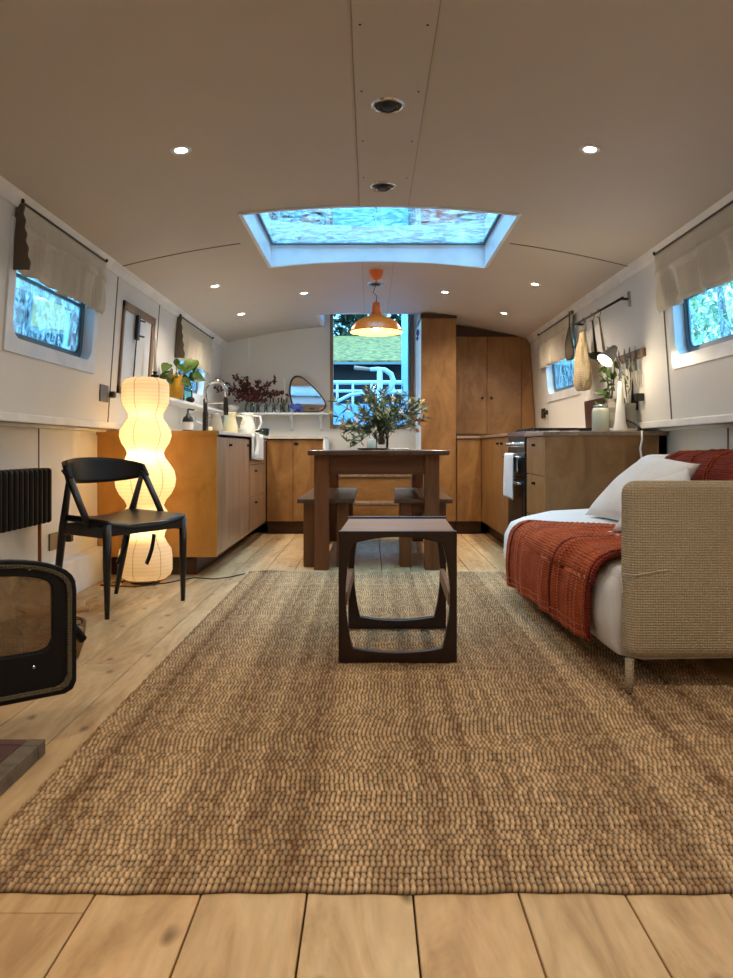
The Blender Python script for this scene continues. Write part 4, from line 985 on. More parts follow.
# bouquet
c = Vector((.085, 5.45, .786)); bq = thing('flower_vase', 'clear glass vase of olive sprigs and pale flowers on the dining table', 'vase', tuple(c))
bm = B(); lathe(bm, [(0.002, 0.001), (.05, 0.001), (.052, .01), (.055, .13)], c, 20); part('vase', bm, 'clear', bq, smooth=True)
bm = B(); bs = B(); bf = B(); bo = B(); rr = random.Random(21)
heads = []
for i in range(36):
    an = rr.uniform(0, 2*PI); sp = rr.uniform(.05, .33); hh = rr.uniform(.18, .47)*(1-.3*(sp/.33)**2)
    heads.append((math.cos(an)*sp, math.sin(an)*sp*.8, hh))
heads += [(-.36, -.05, .26), (-.33, -.1, .35), (-.30, .0, .15), (.31, -.05, .24), (.28, .0, .34), (-.25, -.1, .06), (-.2, -.12, .03), (.0, 0, .44), (-.1, 0, .43)]
for i, e in enumerate(heads):
    a = c+Vector((rr.uniform(-.02, .02), rr.uniform(-.02, .02), .04)); b_ = c+Vector(e); mid = c+Vector((e[0]*.3, e[1]*.3, max(.14, e[2]*.62)))
    pth = [a.lerp(mid, k_/3) for k_ in range(3)]+[mid.lerp(b_, k_/6) for k_ in range(7)]
    tube(bs, pth, .0022, 5)
    for p_ in pth[3:]:
        for q_ in range(4):
            out = Vector((e[0], e[1], .1)).normalized(); d_ = out*.7+Vector((rr.uniform(-1,1), rr.uniform(-1,1), rr.uniform(-.9,.9)))
            leaf(bm, p_, d_, rr.uniform(.045, .085), rr.uniform(.011, .018), curl=.15, n=2)
for i in range(26):
    p_ = c+Vector((rr.uniform(-.3,.3)*1., rr.uniform(-.18,.1), rr.uniform(.14, .40)))
    for q_ in range(9): leaf(bf, p_, Vector((rr.uniform(-1,1), rr.uniform(-1,.5), rr.uniform(-1,1))), .026, .014, n=2)
for i in range(8):
    p_ = c+Vector((.24+rr.uniform(-.03,.1), -.03, .16+rr.uniform(-.04, .1)))
    for q_ in range(7): leaf(bo, p_, Vector((rr.uniform(-1,1), rr.uniform(-1,.5), rr.uniform(-1,1))), .024, .014, n=2)
part('leaves', bm, 'olive', bq); part('stems', bs, 'stem', bq); part('blossoms', bf, 'palegreen', bq, label='pale cream blossoms'); part('dried_leaves', bo, 'rustleaf', bq, label='orange dried sprigs')
c = Vector((.01, 5.3, .786)); bm = B(); lathe(bm, [(0, 0), (.03, 0), (.034, .01), (.034, .075), (.03, .078), (.028, .012), (0, .01)], c, 16)
single('glass_jar', bm, 'frostjar', 'short pale jar on the tray beside the flower vase', 'jar', smooth=True)
bm = B(); lathe(bm, [(0, .0), (.10, 0), (.115, .012), (.11, .014), (0, .006)], Vector((.02, 5.18, .786)), 24)
single('wooden_dish', bm, 'teak', 'flat brown dish near the front of the dining table', 'dish', smooth=True)
bm = B()
for i in range(9): blob(bm, (.13+.016*i+rr.uniform(-.01,.01), 5.16+rr.uniform(-.03,.03), .793), (.013, .011, .007), 8, 5)
single('fallen_petals', bm, 'palegreen', 'scatter of dried petals on the tabletop beside the dish', 'petals', kind='stuff')

# pendant
P = Vector((.045, 5.24, 0)); zc_ = cz(.045)
pd = thing('pendant_lamp', 'orange enamel pendant lamp hanging over the dining table', 'pendant lamp', (.045, 5.24, 1.63))
bm = B(); lathe(bm, [(0, zc_-.072), (.02, zc_-.068), (.042, zc_-.045), (.052, zc_-.006), (.052, zc_)], P, 20); part('ceiling_rose', bm, 'orange', pd, smooth=True)
bm = B(); tube(bm, [P+Vector((0, 0, zc_-.07)), P+Vector((-.008, 0, 1.95)), P+Vector((-.022, 0, 1.91)), P+Vector((.004, 0, 1.885)), P+Vector((0, 0, 1.84))], .003, 6); part('flex', bm, 'blackplastic', pd, smooth=True)
bm = B(); lathe(bm, [(.004, 1.85), (.006, 1.845), (.026, 1.835), (.030, 1.80), (.034, 1.765), (.048, 1.745), (.10, 1.725), (.150, 1.695), (.178, 1.655), (.183, 1.640), (.192, 1.632), (.190, 1.627), (.181, 1.636), (.174, 1.655), (.145, 1.69), (.10, 1.718), (.048, 1.738), (.02, 1.744)], P, 40); part('shade', bm, 'orange', pd, smooth=True)
bm = B(); lathe(bm, [(.188, 1.6255), (.180, 1.634), (.172, 1.655), (.143, 1.687), (.098, 1.714), (.046, 1.734), (.02, 1.741)], P, 40); part('shade_lining', bm, 'enamel_in', pd, smooth=True, label='cream inner lining')
M['bulb'] = emit('warm bulb', (1, .80, .48), 6.); M['spotlens'] = emit('spot lens', (1, .88, .68), 16.); M['clampbulb'] = emit('bright bulb', (1, .86, .58), 8.)
bm = B(); blob(bm, P+Vector((0, 0, 1.672)), (.03, .03, .034), 14, 10); part('bulb', bm, 'bulb', pd, smooth=True)
l = light('pendant_light', 'POINT', (0, 0, .0), 6, (1, .80, .52), .03); l.parent = pd; l.location = (0, 0, 1.632-1.63)

# downlights
DL = [((181, 150), 'lit ceiling spotlight above the left side, nearest the viewpoint'), ((590, 149), 'lit ceiling spotlight above the right side, nearest the viewpoint'),
      ((215, 286), 'lit ceiling spotlight above the left worktop end'), ((304, 293), 'lit ceiling spotlight just left of the orange pendant rose'), ((445, 292), 'lit ceiling spotlight just right of the orange pendant rose'),
      ((535, 284), 'lit ceiling spotlight above the cooker side'), ((241, 314), 'lit ceiling spotlight nearest the back left corner'), ((504, 313), 'lit ceiling spotlight in front of the right wall cupboard')]
d0 = None; pts = [(ceilhit(*p_), l_) for p_, l_ in DL]
for Yb in (1.0, -.9):  # unseen spotlight rows added to brighten the front floor
    for X_ in (-.78, .90): pts.append((Vector((X_, Yb, cz(X_))), 'added unseen ceiling spotlight %s, %s the viewpoint' % ('left' if X_ < 0 else 'right', 'just above' if Yb > 0 else 'behind')))
for i, (p_, l_) in enumerate(pts):
    ny_ = math.atan(.4*(p_.x-HC)/1.545**2)         # follow the arch
    if d0 is None or True:
        dl = thing('ceiling_spotlight', l_, 'ceiling light', tuple(p_), 'recessed ceiling spotlights')
        rt = Matrix.Rotation(ny_, 3, 'Y')
        if d0 is None:
            bm = B(); lathe(bm, [(.024, -.001), (.030, -.005), (.043, -.003), (.044, 0.001)], (0, 0, 0), 20); rg = part('trim_ring', bm, 'gloss_white', dl, smooth=True, local=True)
            bm = B(); lathe(bm, [(.0, -.0045), (.018, -.004), (.024, -.002)], (0, 0, 0), 20); ln = part('lens', bm, 'spotlens', dl, smooth=True, local=True); d0 = (rg, ln)
        else:
            for s_ in d0: o_ = s_.copy(); COL.objects.link(o_); o_.parent = dl
        dl.rotation_euler = (0, ny_, 0)
    e_ = 25 if p_.y > 2 else 24
    if i < 2: e_ = 13
    lt = light('spot_beam', 'SPOT', (0, 0, -.012), e_, (1, .84, .65), .03, spot=150, blend=.9); lt.parent = dl
# vents
V_ = [((388, 104), .062, 'round black ceiling vent with a chrome rim, nearest the viewpoint'), ((383, 185), .062, 'round black ceiling vent just before the skylight'), ((375.5, 283), .062, 'round black ceiling vent just beyond the orange pendant rose')]
for (xy, r_, l_) in V_:
    p_ = ceilhit(*xy); t_ = thing('ceiling_vent', l_, 'vent', tuple(p_), 'round ceiling vents')
    bm = B(); lathe(bm, [(r_-.012, -.006), (r_-.006, -.014), (r_, -.010), (r_+.003, -.005)], p_, 28); part('rim', bm, 'chrome', t_, smooth=True)
    bm = B(); lathe(bm, [(0, -.010), (r_-.02, -.011), (r_-.011, -.0075)], p_, 28); lathe(bm, [(r_-.03, -.018), (r_-.025, -.010)], p_, 28); lathe(bm, [(0, -.016), (r_-.04, -.019), (r_-.034, -.01)], p_, 20); part('grille', bm, 'blackplastic', t_, smooth=True)

# radiator
ra = thing('radiator', 'black column radiator hung on the lower left wall', 'radiator', (-1.652, 3.2, .42))
Xr = -1.652
for k_ in range(16):
    yy = 3.69-.05*k_
    bm = B(); box(bm, Xr-.05, Xr+.05, yy-.017, yy+.017, .425, .70); part('column', bm, 'iron', ra, bevel=.015, bseg=3)
for z_ in (.45, .675): bm = B(); tube(bm, [(Xr, 2.92, z_), (Xr, 3.71, z_)], .022, 10); part('header_pipe', bm, 'iron', ra, smooth=True)
bm = B(); box(bm, lx(-1), Xr-.04, 3.2, 3.23, .5, .54); box(bm, lx(-1), Xr-.04, 3.5, 3.53, .5, .54); part('wall_bracket', bm, 'iron', ra)
bm = B(); tube(bm, [(Xr, 3.67, .45), (Xr, 3.67, .19)], .009, 8); 
single('radiator_pipe', bm, 'copper', 'vertical copper pipe dropping from the end of the black radiator', 'pipe', smooth=True)

# sockets
def socket(name, lab, p_, nrm_side, w=.086, h=.086, mat='silverplate', lower=False):
    t_ = thing(name, lab, 'socket', tuple(p_)); s_ = -nrm_side
    bm = B(); x0, x1 = sorted((p_[0], p_[0]+s_*.009)); box(bm, x0, x1, p_[1]-w/2, p_[1]+w/2, p_[2]-h/2, p_[2]+h/2); part('plate', bm, mat, t_, bevel=.002)
    return t_, s_
p_ = onwall(-1)(4.30, 1.12, 0); so_, s_ = socket('wall_switch', 'brushed metal switch plate on the left wall below the near window', p_, -1, .13, .10)
bm = B(); tube(bm, [p_+Vector((.005, .10, 0)), p_+Vector((.035, .10, 0))], .02, 12); single('coat_peg', bm, 'blackplastic', 'small black round knob beside the metal switch plate', 'knob', smooth=True)
p_ = Vector((lx(-1), 3.93, .30)); so_, s_ = socket('wall_socket', 'brushed metal socket low on the left wall under the radiator end', p_, -1, .10, .09)
bm = B(); box(bm, p_.x+.001, p_.x+.045, 4.06, 4.10, .28, .325); single('black_plug', bm, 'blackplastic', 'black plug on the low left wall behind the chair', 'plug', bevel=.004)
p_ = onwall(1)(6.85, 1.125, 0); so_, s_ = socket('wall_socket', 'dark double socket on the right wall below the far window', p_, 1, .14, .09, 'darkmetal')
bm = B(); tube(bm, [p_+Vector((-.005, -.16, 0)), p_+Vector((-.04, -.16, 0))], .022, 12); single('coat_peg', bm, 'blackplastic', 'black round knob next to the double socket below the far right window', 'knob', smooth=True)
p_ = onwall(1)(4.52, 1.08, 0); so_, s_ = socket('wall_socket', 'black socket with a plugged adaptor beside the knife rack', p_, 1, .14, .10, 'blackplastic')
bm = B(); box(bm, p_.x-.055, p_.x-.010, 4.50, 4.57, 1.01, 1.11); part('adaptor', bm, 'blackplastic', so_, bevel=.006)
bm = B(); box(bm, p_.x-.05, p_.x-.002, 4.34, 4.385, 1.08, 1.125); single('charger_plug', bm, 'blackplastic', 'small square black plug just right of the black socket', 'plug', bevel=.006)
bm = B(); pth = [Vector((1.545, 4.53, 1.02)), Vector((1.54, 4.47, .98)), Vector((1.55, 4.36, .955)), Vector((1.56, 4.27, .93)), Vector((1.57, 4.24, .90))]
tube(bm, pth, .006, 8); fx_ = single('power_flex', bm, 'blackplastic', 'black flex running from the adaptor down towards the sofa, white at its end', 'cable', smooth=True)
bm = B(); tube(bm, [Vector((1.57, 4.24, .90)), Vector((1.565, 4.22, .85)), Vector((1.55, 4.21, .80)), Vector((1.56, 4.2, .70)), Vector((1.60, 4.2, .45))], .006, 8); part('white_flex', bm, 'ceramic', fx_, smooth=True)
# lamp cord on the floor
bm = B(); tube(bm, [(-1.30, 4.43, .01), (-1.5, 4.36, .006), (-1.56, 4.25, .006), (-1.35, 4.2, .006), (-1.2, 4.32, .006), (-1.08, 4.50, .006), (-.95, 4.45, .006), (-.86, 4.52, .006), (-.79, 4.64, .006)], .0035, 6)
single('lamp_cord', bm, 'blackplastic', 'thin dark cord trailing from the paper lamp over the floorboards', 'cord', smooth=True)

# stove (mostly out of view) with its glazed door swung open
sv = thing('wood_stove', 'black cast-iron stove, its sooty glass door swung open at the left edge', 'stove', (-1.36, 1.75, .04))
bm = B(); box(bm, -1.58, -1.16, 1.50, 1.90, .12, .60); part('body', bm, 'iron', sv, bevel=.02)
for a in (-1.54, -1.24):
    for b_ in (1.54, 1.82): bm = B(); box(bm, a, a+.04, b_, b_+.04, .04, .12); part('leg', bm, 'iron', sv)
bm = B(); tube(bm, [(-1.37, 1.7, .60), (-1.37, 1.7, cz(-1.37)+.01)], .06, 16); part('flue', bm, 'iron', sv, smooth=True)
hp = Vector((-1.14, 1.735, 0)); dv = Vector((.128, .10, 0)).normalized(); nv = Vector((dv.y, -dv.x, 0))   # nv faces the viewer
DW = .43
def dm(u_, v, w): return hp+dv*u_+Vector((0, 0, v))+nv*w
def arch(u0, u1, z0, zs, zt, r=.03, n=10):
    o_ = [(u0+r*.3, z0), (u1-r, z0), (u1-r*.3, z0+r*.3), (u1, z0+r), (u1, zs)]
    um = (u0+u1)/2; hw = (u1-u0)/2
    for k_ in range(1, n+9):
        a = PI*k_/(n+9); o_.append((um+hw*math.cos(a)*(1 if True else 0), zs+(zt-zs)*math.sin(a)**.75))
    o_ += [(u0, zs), (u0, z0+r*.3)]
    return o_
oo = arch(0, DW, .138, .415, .512); ii = arch(.065, DW-.062, .262, .42, .470)
bm = B(); ringprism(bm, oo, ii, dm, -.02, .008); dr = part('door', bm, 'iron', sv, bevel=.004)
g0 = arch(.012, DW-.014, .152, .412, .502); g1 = arch(.022, DW-.026, .163, .410, .492)
bm = B(); ringprism(bm, g0, g1, dm, .006, .017); part('rope_seal', bm, 'rope', dr, bevel=.003)
bm = B(); prism(bm, arch(.058, DW-.055, .255, .42, .477), dm, -.006, -.002); part('glass', bm, 'smoke', dr, label='soot-stained glass')
for u_, v in ((DW-.11, .225), (DW-.12, .484), (.08, .225)):
    bm = B(); blob(bm, dm(u_, v, .009), (.006, .006, .006), 8, 6); part('bolt', bm, 'steel', dr)
bm = B(); tube(bm, [dm(DW-.005, .315, -.03), dm(DW+.006, .30, -.02), dm(DW+.026, .268, -.03)], [.012, .011, .013], 10); part('handle', bm, 'iron', dr, smooth=True)
for z_ in (.2, .42): bm = B(); tube(bm, [hp+Vector((-.006, 0, z_-.03)), hp+Vector((-.006, 0, z_+.03))], .012, 8); part('hinge', bm, 'iron', dr)
# hearth
hh = thing('hearth', 'raised hearth of maroon tiles with a grey stone edge', 'hearth', (-1.25, 1.1, 0))
bm = B(); box(bm, -1.61, -.853, .35, 1.92, 0, .034); part('slab', bm, 'tilegrout', hh)
bm = B()
yy = .36
while yy < 1.90:
    xx = -1.60
    while xx < -.93: box(bm, xx, min(xx+.148, -.895), yy, min(yy+.148, 1.915), .034, .0405); xx += .152
    yy += .152
part('tiles', bm, 'tile', hh, bevel=.0015)
bm = B()
yy = .36
while yy < 1.9: box(bm, -.893, -.847, yy, min(yy+.30, 1.918), .002, .0405); yy += .303
part('edging', bm, 'tilegrout', hh, bevel=.003)
# kindling basket
kb = thing('kindling_basket', 'small wicker basket of kindling behind the open stove door', 'basket', (-1.25, 2.76, 0))
bm = B(); lathe(bm, [(0, .004), (.145, .004), (.165, .06), (.172, .135), (.160, .135), (.155, .06), (.135, .015), (0, .012)], (-1.25, 2.76, 0), 28); part('basket', bm, 'basket', kb, smooth=True)
rr = random.Random(9)
for i in range(16):
    a = rr.uniform(0, PI); cx_, cy_ = -1.19+rr.uniform(-.06,.08), 2.76+rr.uniform(-.08,.08); z_ = .12+.006*i*.8; L = rr.uniform(.07, .115)
    bm = B(); tube(bm, [(cx_-math.cos(a)*L, cy_-math.sin(a)*L, z_+rr.uniform(-.03,.02)), (cx_+rr.uniform(-.01,.01), cy_, z_+.01), (cx_+math.cos(a)*L, cy_+math.sin(a)*L, z_+rr.uniform(-.01,.03))], [.012, .017, .010], 6)
    single('kindling_stick', bm, 'kindling', 'pale split kindling stick lying in the wicker basket', 'stick', 'kindling in the basket')

# chair
cang = math.atan2(.86, .51)
ch = thing('dining_chair', 'black leather and dark wood armchair with a curved back by the left wall', 'chair', (-1.294, 3.752, 0), rotz=cang)
FV, RV = -.22, .22                                  # front / rear in local y
W2, R2 = .243, .19
for sx_ in (-1, 1):
    bm = B(); tube(bm, [(sx_*W2, FV, 0), (sx_*W2, FV, .25), (sx_*W2, FV, .44)], [.011, .019, .020], 12); part('front_leg', bm, 'blackwood', ch, smooth=True, local=True)
    bm = B(); tube(bm, [(sx_*R2, RV+.01, 0), (sx_*(R2+.01), RV-.03, .2), (sx_*(R2+.018), RV-.075, .41), (sx_*(R2+.038), RV-.15, .66)], [.011, .018, .020, .013], 12); part('rear_leg', bm, 'blackwood', ch, smooth=True, local=True)
    bm = B(); tube(bm, [(sx_*(W2-.005), FV+.13, .42), (sx_*(W2-.004), FV+.205, .54), (sx_*(R2+.046), RV-.155, .665), (sx_*(R2+.048), RV-.12, .69)], [.017, .019, .019, .014], 12, flat=.75); part('arm_strut', bm, 'blackwood', ch, smooth=True, local=True)
    bm = B(); hexa(bm, [(sx_*W2-.011, FV, .375), (sx_*W2+.011, FV, .375), (sx_*W2+.011, FV, .43), (sx_*W2-.011, FV, .43)], [(sx_*(R2+.018)-.011, RV-.07, .375), (sx_*(R2+.018)+.011, RV-.07, .375), (sx_*(R2+.018)+.011, RV-.07, .43), (sx_*(R2+.018)-.011, RV-.07, .43)]); part('side_rail', bm, 'blackwood', ch, local=True, bevel=.003)
bm = B(); box(bm, -W2, W2, FV-.011, FV+.011, .385, .432); part('front_rail', bm, 'blackwood', ch, local=True, bevel=.003)
bm = B(); box(bm, -R2-.02, R2+.02, RV-.085, RV-.063, .375, .425); part('rear_rail', bm, 'blackwood', ch, local=True, bevel=.003)
def seatf(u_, v):
    x_ = (2*u_-1); hw = W2*(1-v)+(R2+.018)*v; y_ = FV-.012+(RV-.06-FV)*v
    return Vector((x_*(hw+.004), y_, .432+.012*x_*x_*(1) -.018*(1-x_*x_)*(1-.3*v) + .014*v+(-.01 if v < .04 else 0)))
bm = B(); sheet(bm, seatf, 20, 16); part('seat', bm, 'black', ch, smooth=True, local=True, solid=.03)
def backf(u_, v):
    a = (2*u_-1); th = a*math.radians(74); rx = (R2+.055); 
    x_ = rx*math.sin(th)/math.sin(math.radians(74)); y_ = (RV-.165)+.155*(math.cos(th)-math.cos(math.radians(74)))/(1-math.cos(math.radians(74)))
    top = .748-.035*abs(a)**2.2; bot = .618+.035*abs(a)**2.2; z_ = bot+(top-bot)*v
    return Vector((x_, y_+.016*(v-.5)*2, z_))
bm = B(); sheet(bm, backf, 36, 8); part('backrest', bm, 'black', ch, smooth=True, local=True, solid=.026)
for sx_, x_ in ((-1, -.06), (1, .10)):
    a_, b_ = ((154, 534), (146.5, 564)) if sx_ > 0 else ((128, 536), (117, 563))
    w_ = [Matrix.Rotation(-cang, 3, 'Z') @ (px(a_[0]*(1-k_)+b_[0]*k_+1.5*math.sin(PI*k_), a_[1]*(1-k_)+b_[1]*k_, 3.84)-Vector((-1.294, 3.752, 0))) for k_ in (0, .25, .5, .75, 1)]
    bm = B(); tube(bm, w_, .014, 8, flat=.35); part('hanging_strap', bm, 'black', ch, local=True, smooth=True)

# paper floor lamp
LP = Vector((-1.335, 4.365, 0)); s_ = 4.365/F
prof = [(579, 10), (578, 20), (574.5, 24.5), (570, 26), (556, 26), (549, 25), (543, 21), (537, 18), (532, 19), (527, 23), (521, 25.8), (515, 24), (510, 20), (505.5, 17.6), (500, 20), (494, 25), (487, 28.4), (479, 29.6), (471, 28), (464, 23.5), (458, 19), (453.5, 17.4), (449, 19), (443, 23), (436, 25.3), (430, 24.6), (424, 21), (418.5, 16.9), (414, 17), (409, 20), (404, 22.6), (400, 23), (386, 23), (383, 22.4), (380, 19.5), (378, 14), (377.6, 9)]
pp = []
for i in range(len(prof)-1):
    (ya_, ra_), (yb_, rb_) = prof[i], prof[i+1]
    pp.append((ra_*s_, H+(CY-ya_)*s_))
pp.append((prof[-1][1]*s_, H+(CY-prof[-1][0])*s_))
fl = thing('paper_floor_lamp', 'tall glowing paper floor lamp of stacked bulges by the left cabinet', 'floor lamp', tuple(LP))
bm = B(); lathe(bm, pp, LP, 48); part('paper_shade', bm, 'paper', fl, smooth=True)
bm = B()
for k_ in range(6):
    a = 2*PI*k_/6+.35; tube(bm, [LP+Vector((math.cos(a)*(r_+.0008), math.sin(a)*(r_+.0008), z_)) for r_, z_ in pp], .0016, 4)
M['rib'] = plain('bamboo rib', (176, 142, 92), .8); part('rib', bm, 'rib', fl)
bm = B()
for k_ in range(3):
    a = 2*PI*k_/3-.9; tube(bm, [LP+Vector((0, 0, .045)), LP+Vector((math.cos(a)*.10, math.sin(a)*.10, .04)), LP+Vector((math.cos(a)*.135, math.sin(a)*.135, .0))], .004, 6)
tube(bm, [LP+Vector((math.cos(a)*.10, math.sin(a)*.10, .03)) for a in [2*PI*k_/20 for k_ in range(20)]], .003, 6, closed=True)
part('wire_stand', bm, 'blackplastic', fl)
bm = B(); lathe(bm, [(0, .002), (.085, .002), (.085, .012), (.02, .02), (0, .02)], LP, 24, ); tube(bm, [LP+Vector((0, 0, .02)), LP+Vector((0, 0, .98))], .006, 8); part('base', bm, 'blackplastic', fl)
for z_, e_ in ((.335, .9), (.74, 1.6), (1.02, .34)):
    bm = B(); blob(bm, LP+Vector((.0, 0, z_)), (.025, .025, .032), 12, 8); part('bulb', bm, 'bulb', fl, smooth=True)
    lt = light('floor_lamp_light', 'POINT', (0, -.03, z_), e_, (1, .68, .32), .035); lt.parent = fl; lt.data.use_shadow = True
# ================================================================== SOFA CORNER
so = thing('sofa', 'cream-covered sofa bed with a high end panel along the right wall', 'sofa', (1.25, 3.3, 0))
bm = B(); box(bm, .822, 1.735, 2.345, 2.435, .122, .694); part('end_panel', bm, 'sofa', so, smooth=True, bevel=.042, bseg=5, label='oatmeal waffle-covered end panel')
def seat(u_, v):                                    # v across the sofa section, u along it
    Y = 2.42+1.71*u_; bul = .065*min(1, u_*1.1)
    X0 = .80-bul; P_ = [(X0+.10, .105+.02*0), (X0+.02, .12), (X0-.005, .22), (X0+.0, .33), (X0+.035, .395), (X0+.10, .42), (.99, .455), (1.25, .475), (1.5, .475), (1.70, .46), (1.72, .12)]
    f_ = v*(len(P_)-1); i = min(int(f_), len(P_)-2); t_ = f_-i; a, b_ = P_[i], P_[i+1]
    end = max(0, (u_-.93)/.07)
    x_ = a[0]+(b_[0]-a[0])*t_; z_ = a[1]+(b_[1]-a[1])*t_
    return Vector((x_+.04*end*end*(1 if x_ < 1.0 else 0), Y, z_-.035*end*end*(1 if z_ > .3 else -.3)+.003*math.sin(9*x_+14*Y)))
bm = B(); n_u, n_v = 30, 40
g = [[bm.verts.new(seat(i/n_u, j/n_v)) for j in range(n_v+1)] for i in range(n_u+1)]
for i in range(n_u):
    for j in range(n_v): bm.faces.new((g[i][j], g[i+1][j], g[i+1][j+1], g[i][j+1]))
bm.faces.new([v for v in g[0]]); bm.faces.new([v for v in g[-1]][::-1])
for i in range(n_u): bm.faces.new((g[i][0], g[i][-1], g[i+1][-1], g[i+1][0]))
part('mattress', bm, 'sheet', so, smooth=True)
bm = B(); box(bm, 1.44, 1.735, 2.53, 4.10, .40, .765)
part('backrest', bm, 'sheet', so, smooth=True, bevel=.10, bseg=6)
for x_, y_ in ((.838, 2.37), (.86, 3.36), (.86, 4.0), (1.65, 2.37), (1.65, 4.0)):
    bm = B(); zt = .12; tube(bm, [(x_, y_, RT if y_ < 4.7 and x_ < 1.19 else 0), (x_, y_, zt)], [.011, .015], 12); part('leg', bm, 'sofa' if y_ < 2.4 else 'steel', so, smooth=True, label='pale tapered leg' if y_ < 2.4 else 'metal leg')
bm = B(); tube(bm, [(.817, 2.37, .395), (.84, 2.338, .395), (.95, 2.340, .412)], .0022, 6); tube(bm, [(.817, 2.39, .385), (.816, 2.38, .37), (.819, 2.38, .33)], .0022, 6); part('tie_cord', bm, 'linen_pale', so)

# throw over the seat
def surf(X, Y):
    u_ = (Y-2.42)/1.71
    X0 = .80-.065*min(1, u_*1.1)
    if X < X0+.10: t_ = (X-X0)/.10; return .33+.09*math.sin(max(0, min(1, t_))*PI/2)
    return .42+.03*min(1, (X-X0-.1)/.2)
def throwf(u_, v, off=.012):
    # u: near -> far, v: hem -> up -> over the seat
    Yn, Yf = 2.585, 3.80
    hang = .36
    s_ = v*.80
    Yb = Yn+(Yf-Yn)*u_
    uu = (Yb-2.42)/1.71; X0 = .80-.065*min(1, uu*1.1)
    wav = .008*math.sin(u_*23+1)+.006*math.sin(u_*51)
    fold = .022*math.exp(-((u_-.30)/.035)**2)-.006*math.exp(-((u_-.37)/.03)**2)
    if s_ < hang-.08:
        t_ = s_/(hang-.08); z_ = .095+.02*(1-u_)+(.335-.095)*t_ - .0*u_; x_ = X0-.012-off+wav*(1-t_*.6)-fold*(1-.2*t_)
        yy = Yb-.035*t_*(1-u_)
        return Vector((x_-.01*math.sin(PI*t_), yy, z_))
    t_ = (s_-hang+.08)
    if t_ < .14:
        a = t_/.14*PI/2; x_ = X0-.012-off+.10*(1-math.cos(a))-fold*(1-a/PI); z_ = .335+(.42+off-.335)*math.sin(a)+wav*.3+fold*.5
        return Vector((x_, Yb-.06*(1-u_)-.10*u_*t_/.14*.6, z_))
    t2 = (t_-.14)/.38
    x_ = X0+.088-off+.40*t2
    yy = Yb-.06*(1-u_)-.06*u_-t2*(.95*u_)*1.0+.02*(1-u_)*0
    yy = max(yy, 2.455+.02*u_)
    z_ = .42+off+.028*min(1, t2*2)+.5*fold*(1-t2*.5)+wav*.4+.012*math.sin(u_*30+t2*4)*t2
    return Vector((x_, yy, z_+.002*math.sin(40*u_)))
bm = B(); sheet(bm, throwf, 90, 60)
th = single('rust_throw', bm, 'throw', 'rust-orange knitted throw draped over the front of the sofa seat', 'throw', smooth=True, solid=.008)
# stitched rows along the throw
bm = B()
for uu in (.05, .09, .13, .17, .27, .44, .48, .74, .78, .82, .86):
    k_ = 0
    while k_ < 62:
        a = throwf(uu, k_/64, .020); b_ = throwf(uu, (k_+.55)/64, .020)
        if (b_-a).length > .001: tube(bm, [a, b_], .0024, 4)
        k_ += 1.15
for vv in (.03, .07):
    k_ = 0
    while k_ < 80:
        a = throwf(k_/82, vv, .020); b_ = throwf((k_+.5)/82, vv, .020); tube(bm, [a, b_], .0022, 4); k_ += 1.2
part('stitching', bm, 'stitch', th, label='rows of pale stitches', kind='stuff')
bm = B()
for uu, r_ in ((.0, .007), (.025, .006), (.33, .006), (.38, .006), (.93, .006)):
    tube(bm, [throwf(uu, k_/40, .016)+Vector((0, 0, .0015*(-1)**k_)) for k_ in range(1, 41)], r_, 6)
part('ribbed_band', bm, 'throw_dark', th, smooth=True, label='raised darker knitted ribs')

# second throw over the backrest
def bt(u_, v):
    Y = 2.58+1.05*u_; s_ = v
    prof = [(1.425, .50), (1.43, .62), (1.445, .70), (1.475, .755), (1.54, .782), (1.62, .784), (1.70, .77)]
    f_ = s_*(len(prof)-1); i = min(int(f_), len(prof)-2); t_ = f_-i
    return Vector((prof[i][0]*(1-t_)+prof[i+1][0]*t_-.004, Y+.03*(1-v)*(u_), prof[i][1]*(1-t_)+prof[i+1][1]*t_+.004*math.sin(u_*19)))
bm = B(); sheet(bm, bt, 50, 24); th2 = single('back_throw', bm, 'throw_dark', 'deep rust patterned throw laid over the sofa backrest', 'throw', smooth=True, solid=.008)
for uu in (.1, .13, .3, .5, .53, .7, .9, .94):
    bm = B(); tube(bm, [bt(uu, k_/20)+Vector((-.005, 0, .006+.0015*(-1)**k_)) for k_ in range(21)], .0035, 5)
    part('ribbed_band', bm, 'throw', th2, smooth=True)

# pillows
def pillow(BL, TL, TR, BR, th_, name, lab):
    BL, TL, TR, BR = map(Vector, (BL, TL, TR, BR)); nrm = (TR-TL).cross(BL-TL).normalized()
    def f(sgn):
        def g(u_, v):
            p_ = (BL*(1-u_)+BR*u_)*(1-v)+(TL*(1-u_)+TR*u_)*v
            cc = (BL+BR+TL+TR)/4; e_ = (4*u_*(1-u_))**.45*(4*v*(1-v))**.45
            pin = .05*(1-abs(2*u_-1)**2)*abs(2*v-1)**4+.05*(1-abs(2*v-1)**2)*abs(2*u_-1)**4
            p_ = p_+(cc-p_)*pin*1.2
            return p_+nrm*sgn*(th_*e_+.004*math.sin(11*u_+7*v)*math.sin(8*v+3*u_)*e_)
        return g
    bm = B(); sheet(bm, f(1), 20, 20); sheet(bm, f(-1), 20, 20); bmesh.ops.remove_doubles(bm, verts=bm.verts[:], dist=1e-4)
    bmesh.ops.recalc_face_normals(bm, faces=bm.faces[:])
    return single(name, bm, 'pillow', lab, 'pillow', 'white pillows on the sofa', smooth=True)
pillow((1.06, 3.62, .47), (1.33, 3.50, .765), (1.36, 3.02, .735), (1.12, 3.05, .47), .075, 'pillow', 'white pillow with its corner pointing up, leaning at the far end of the sofa')
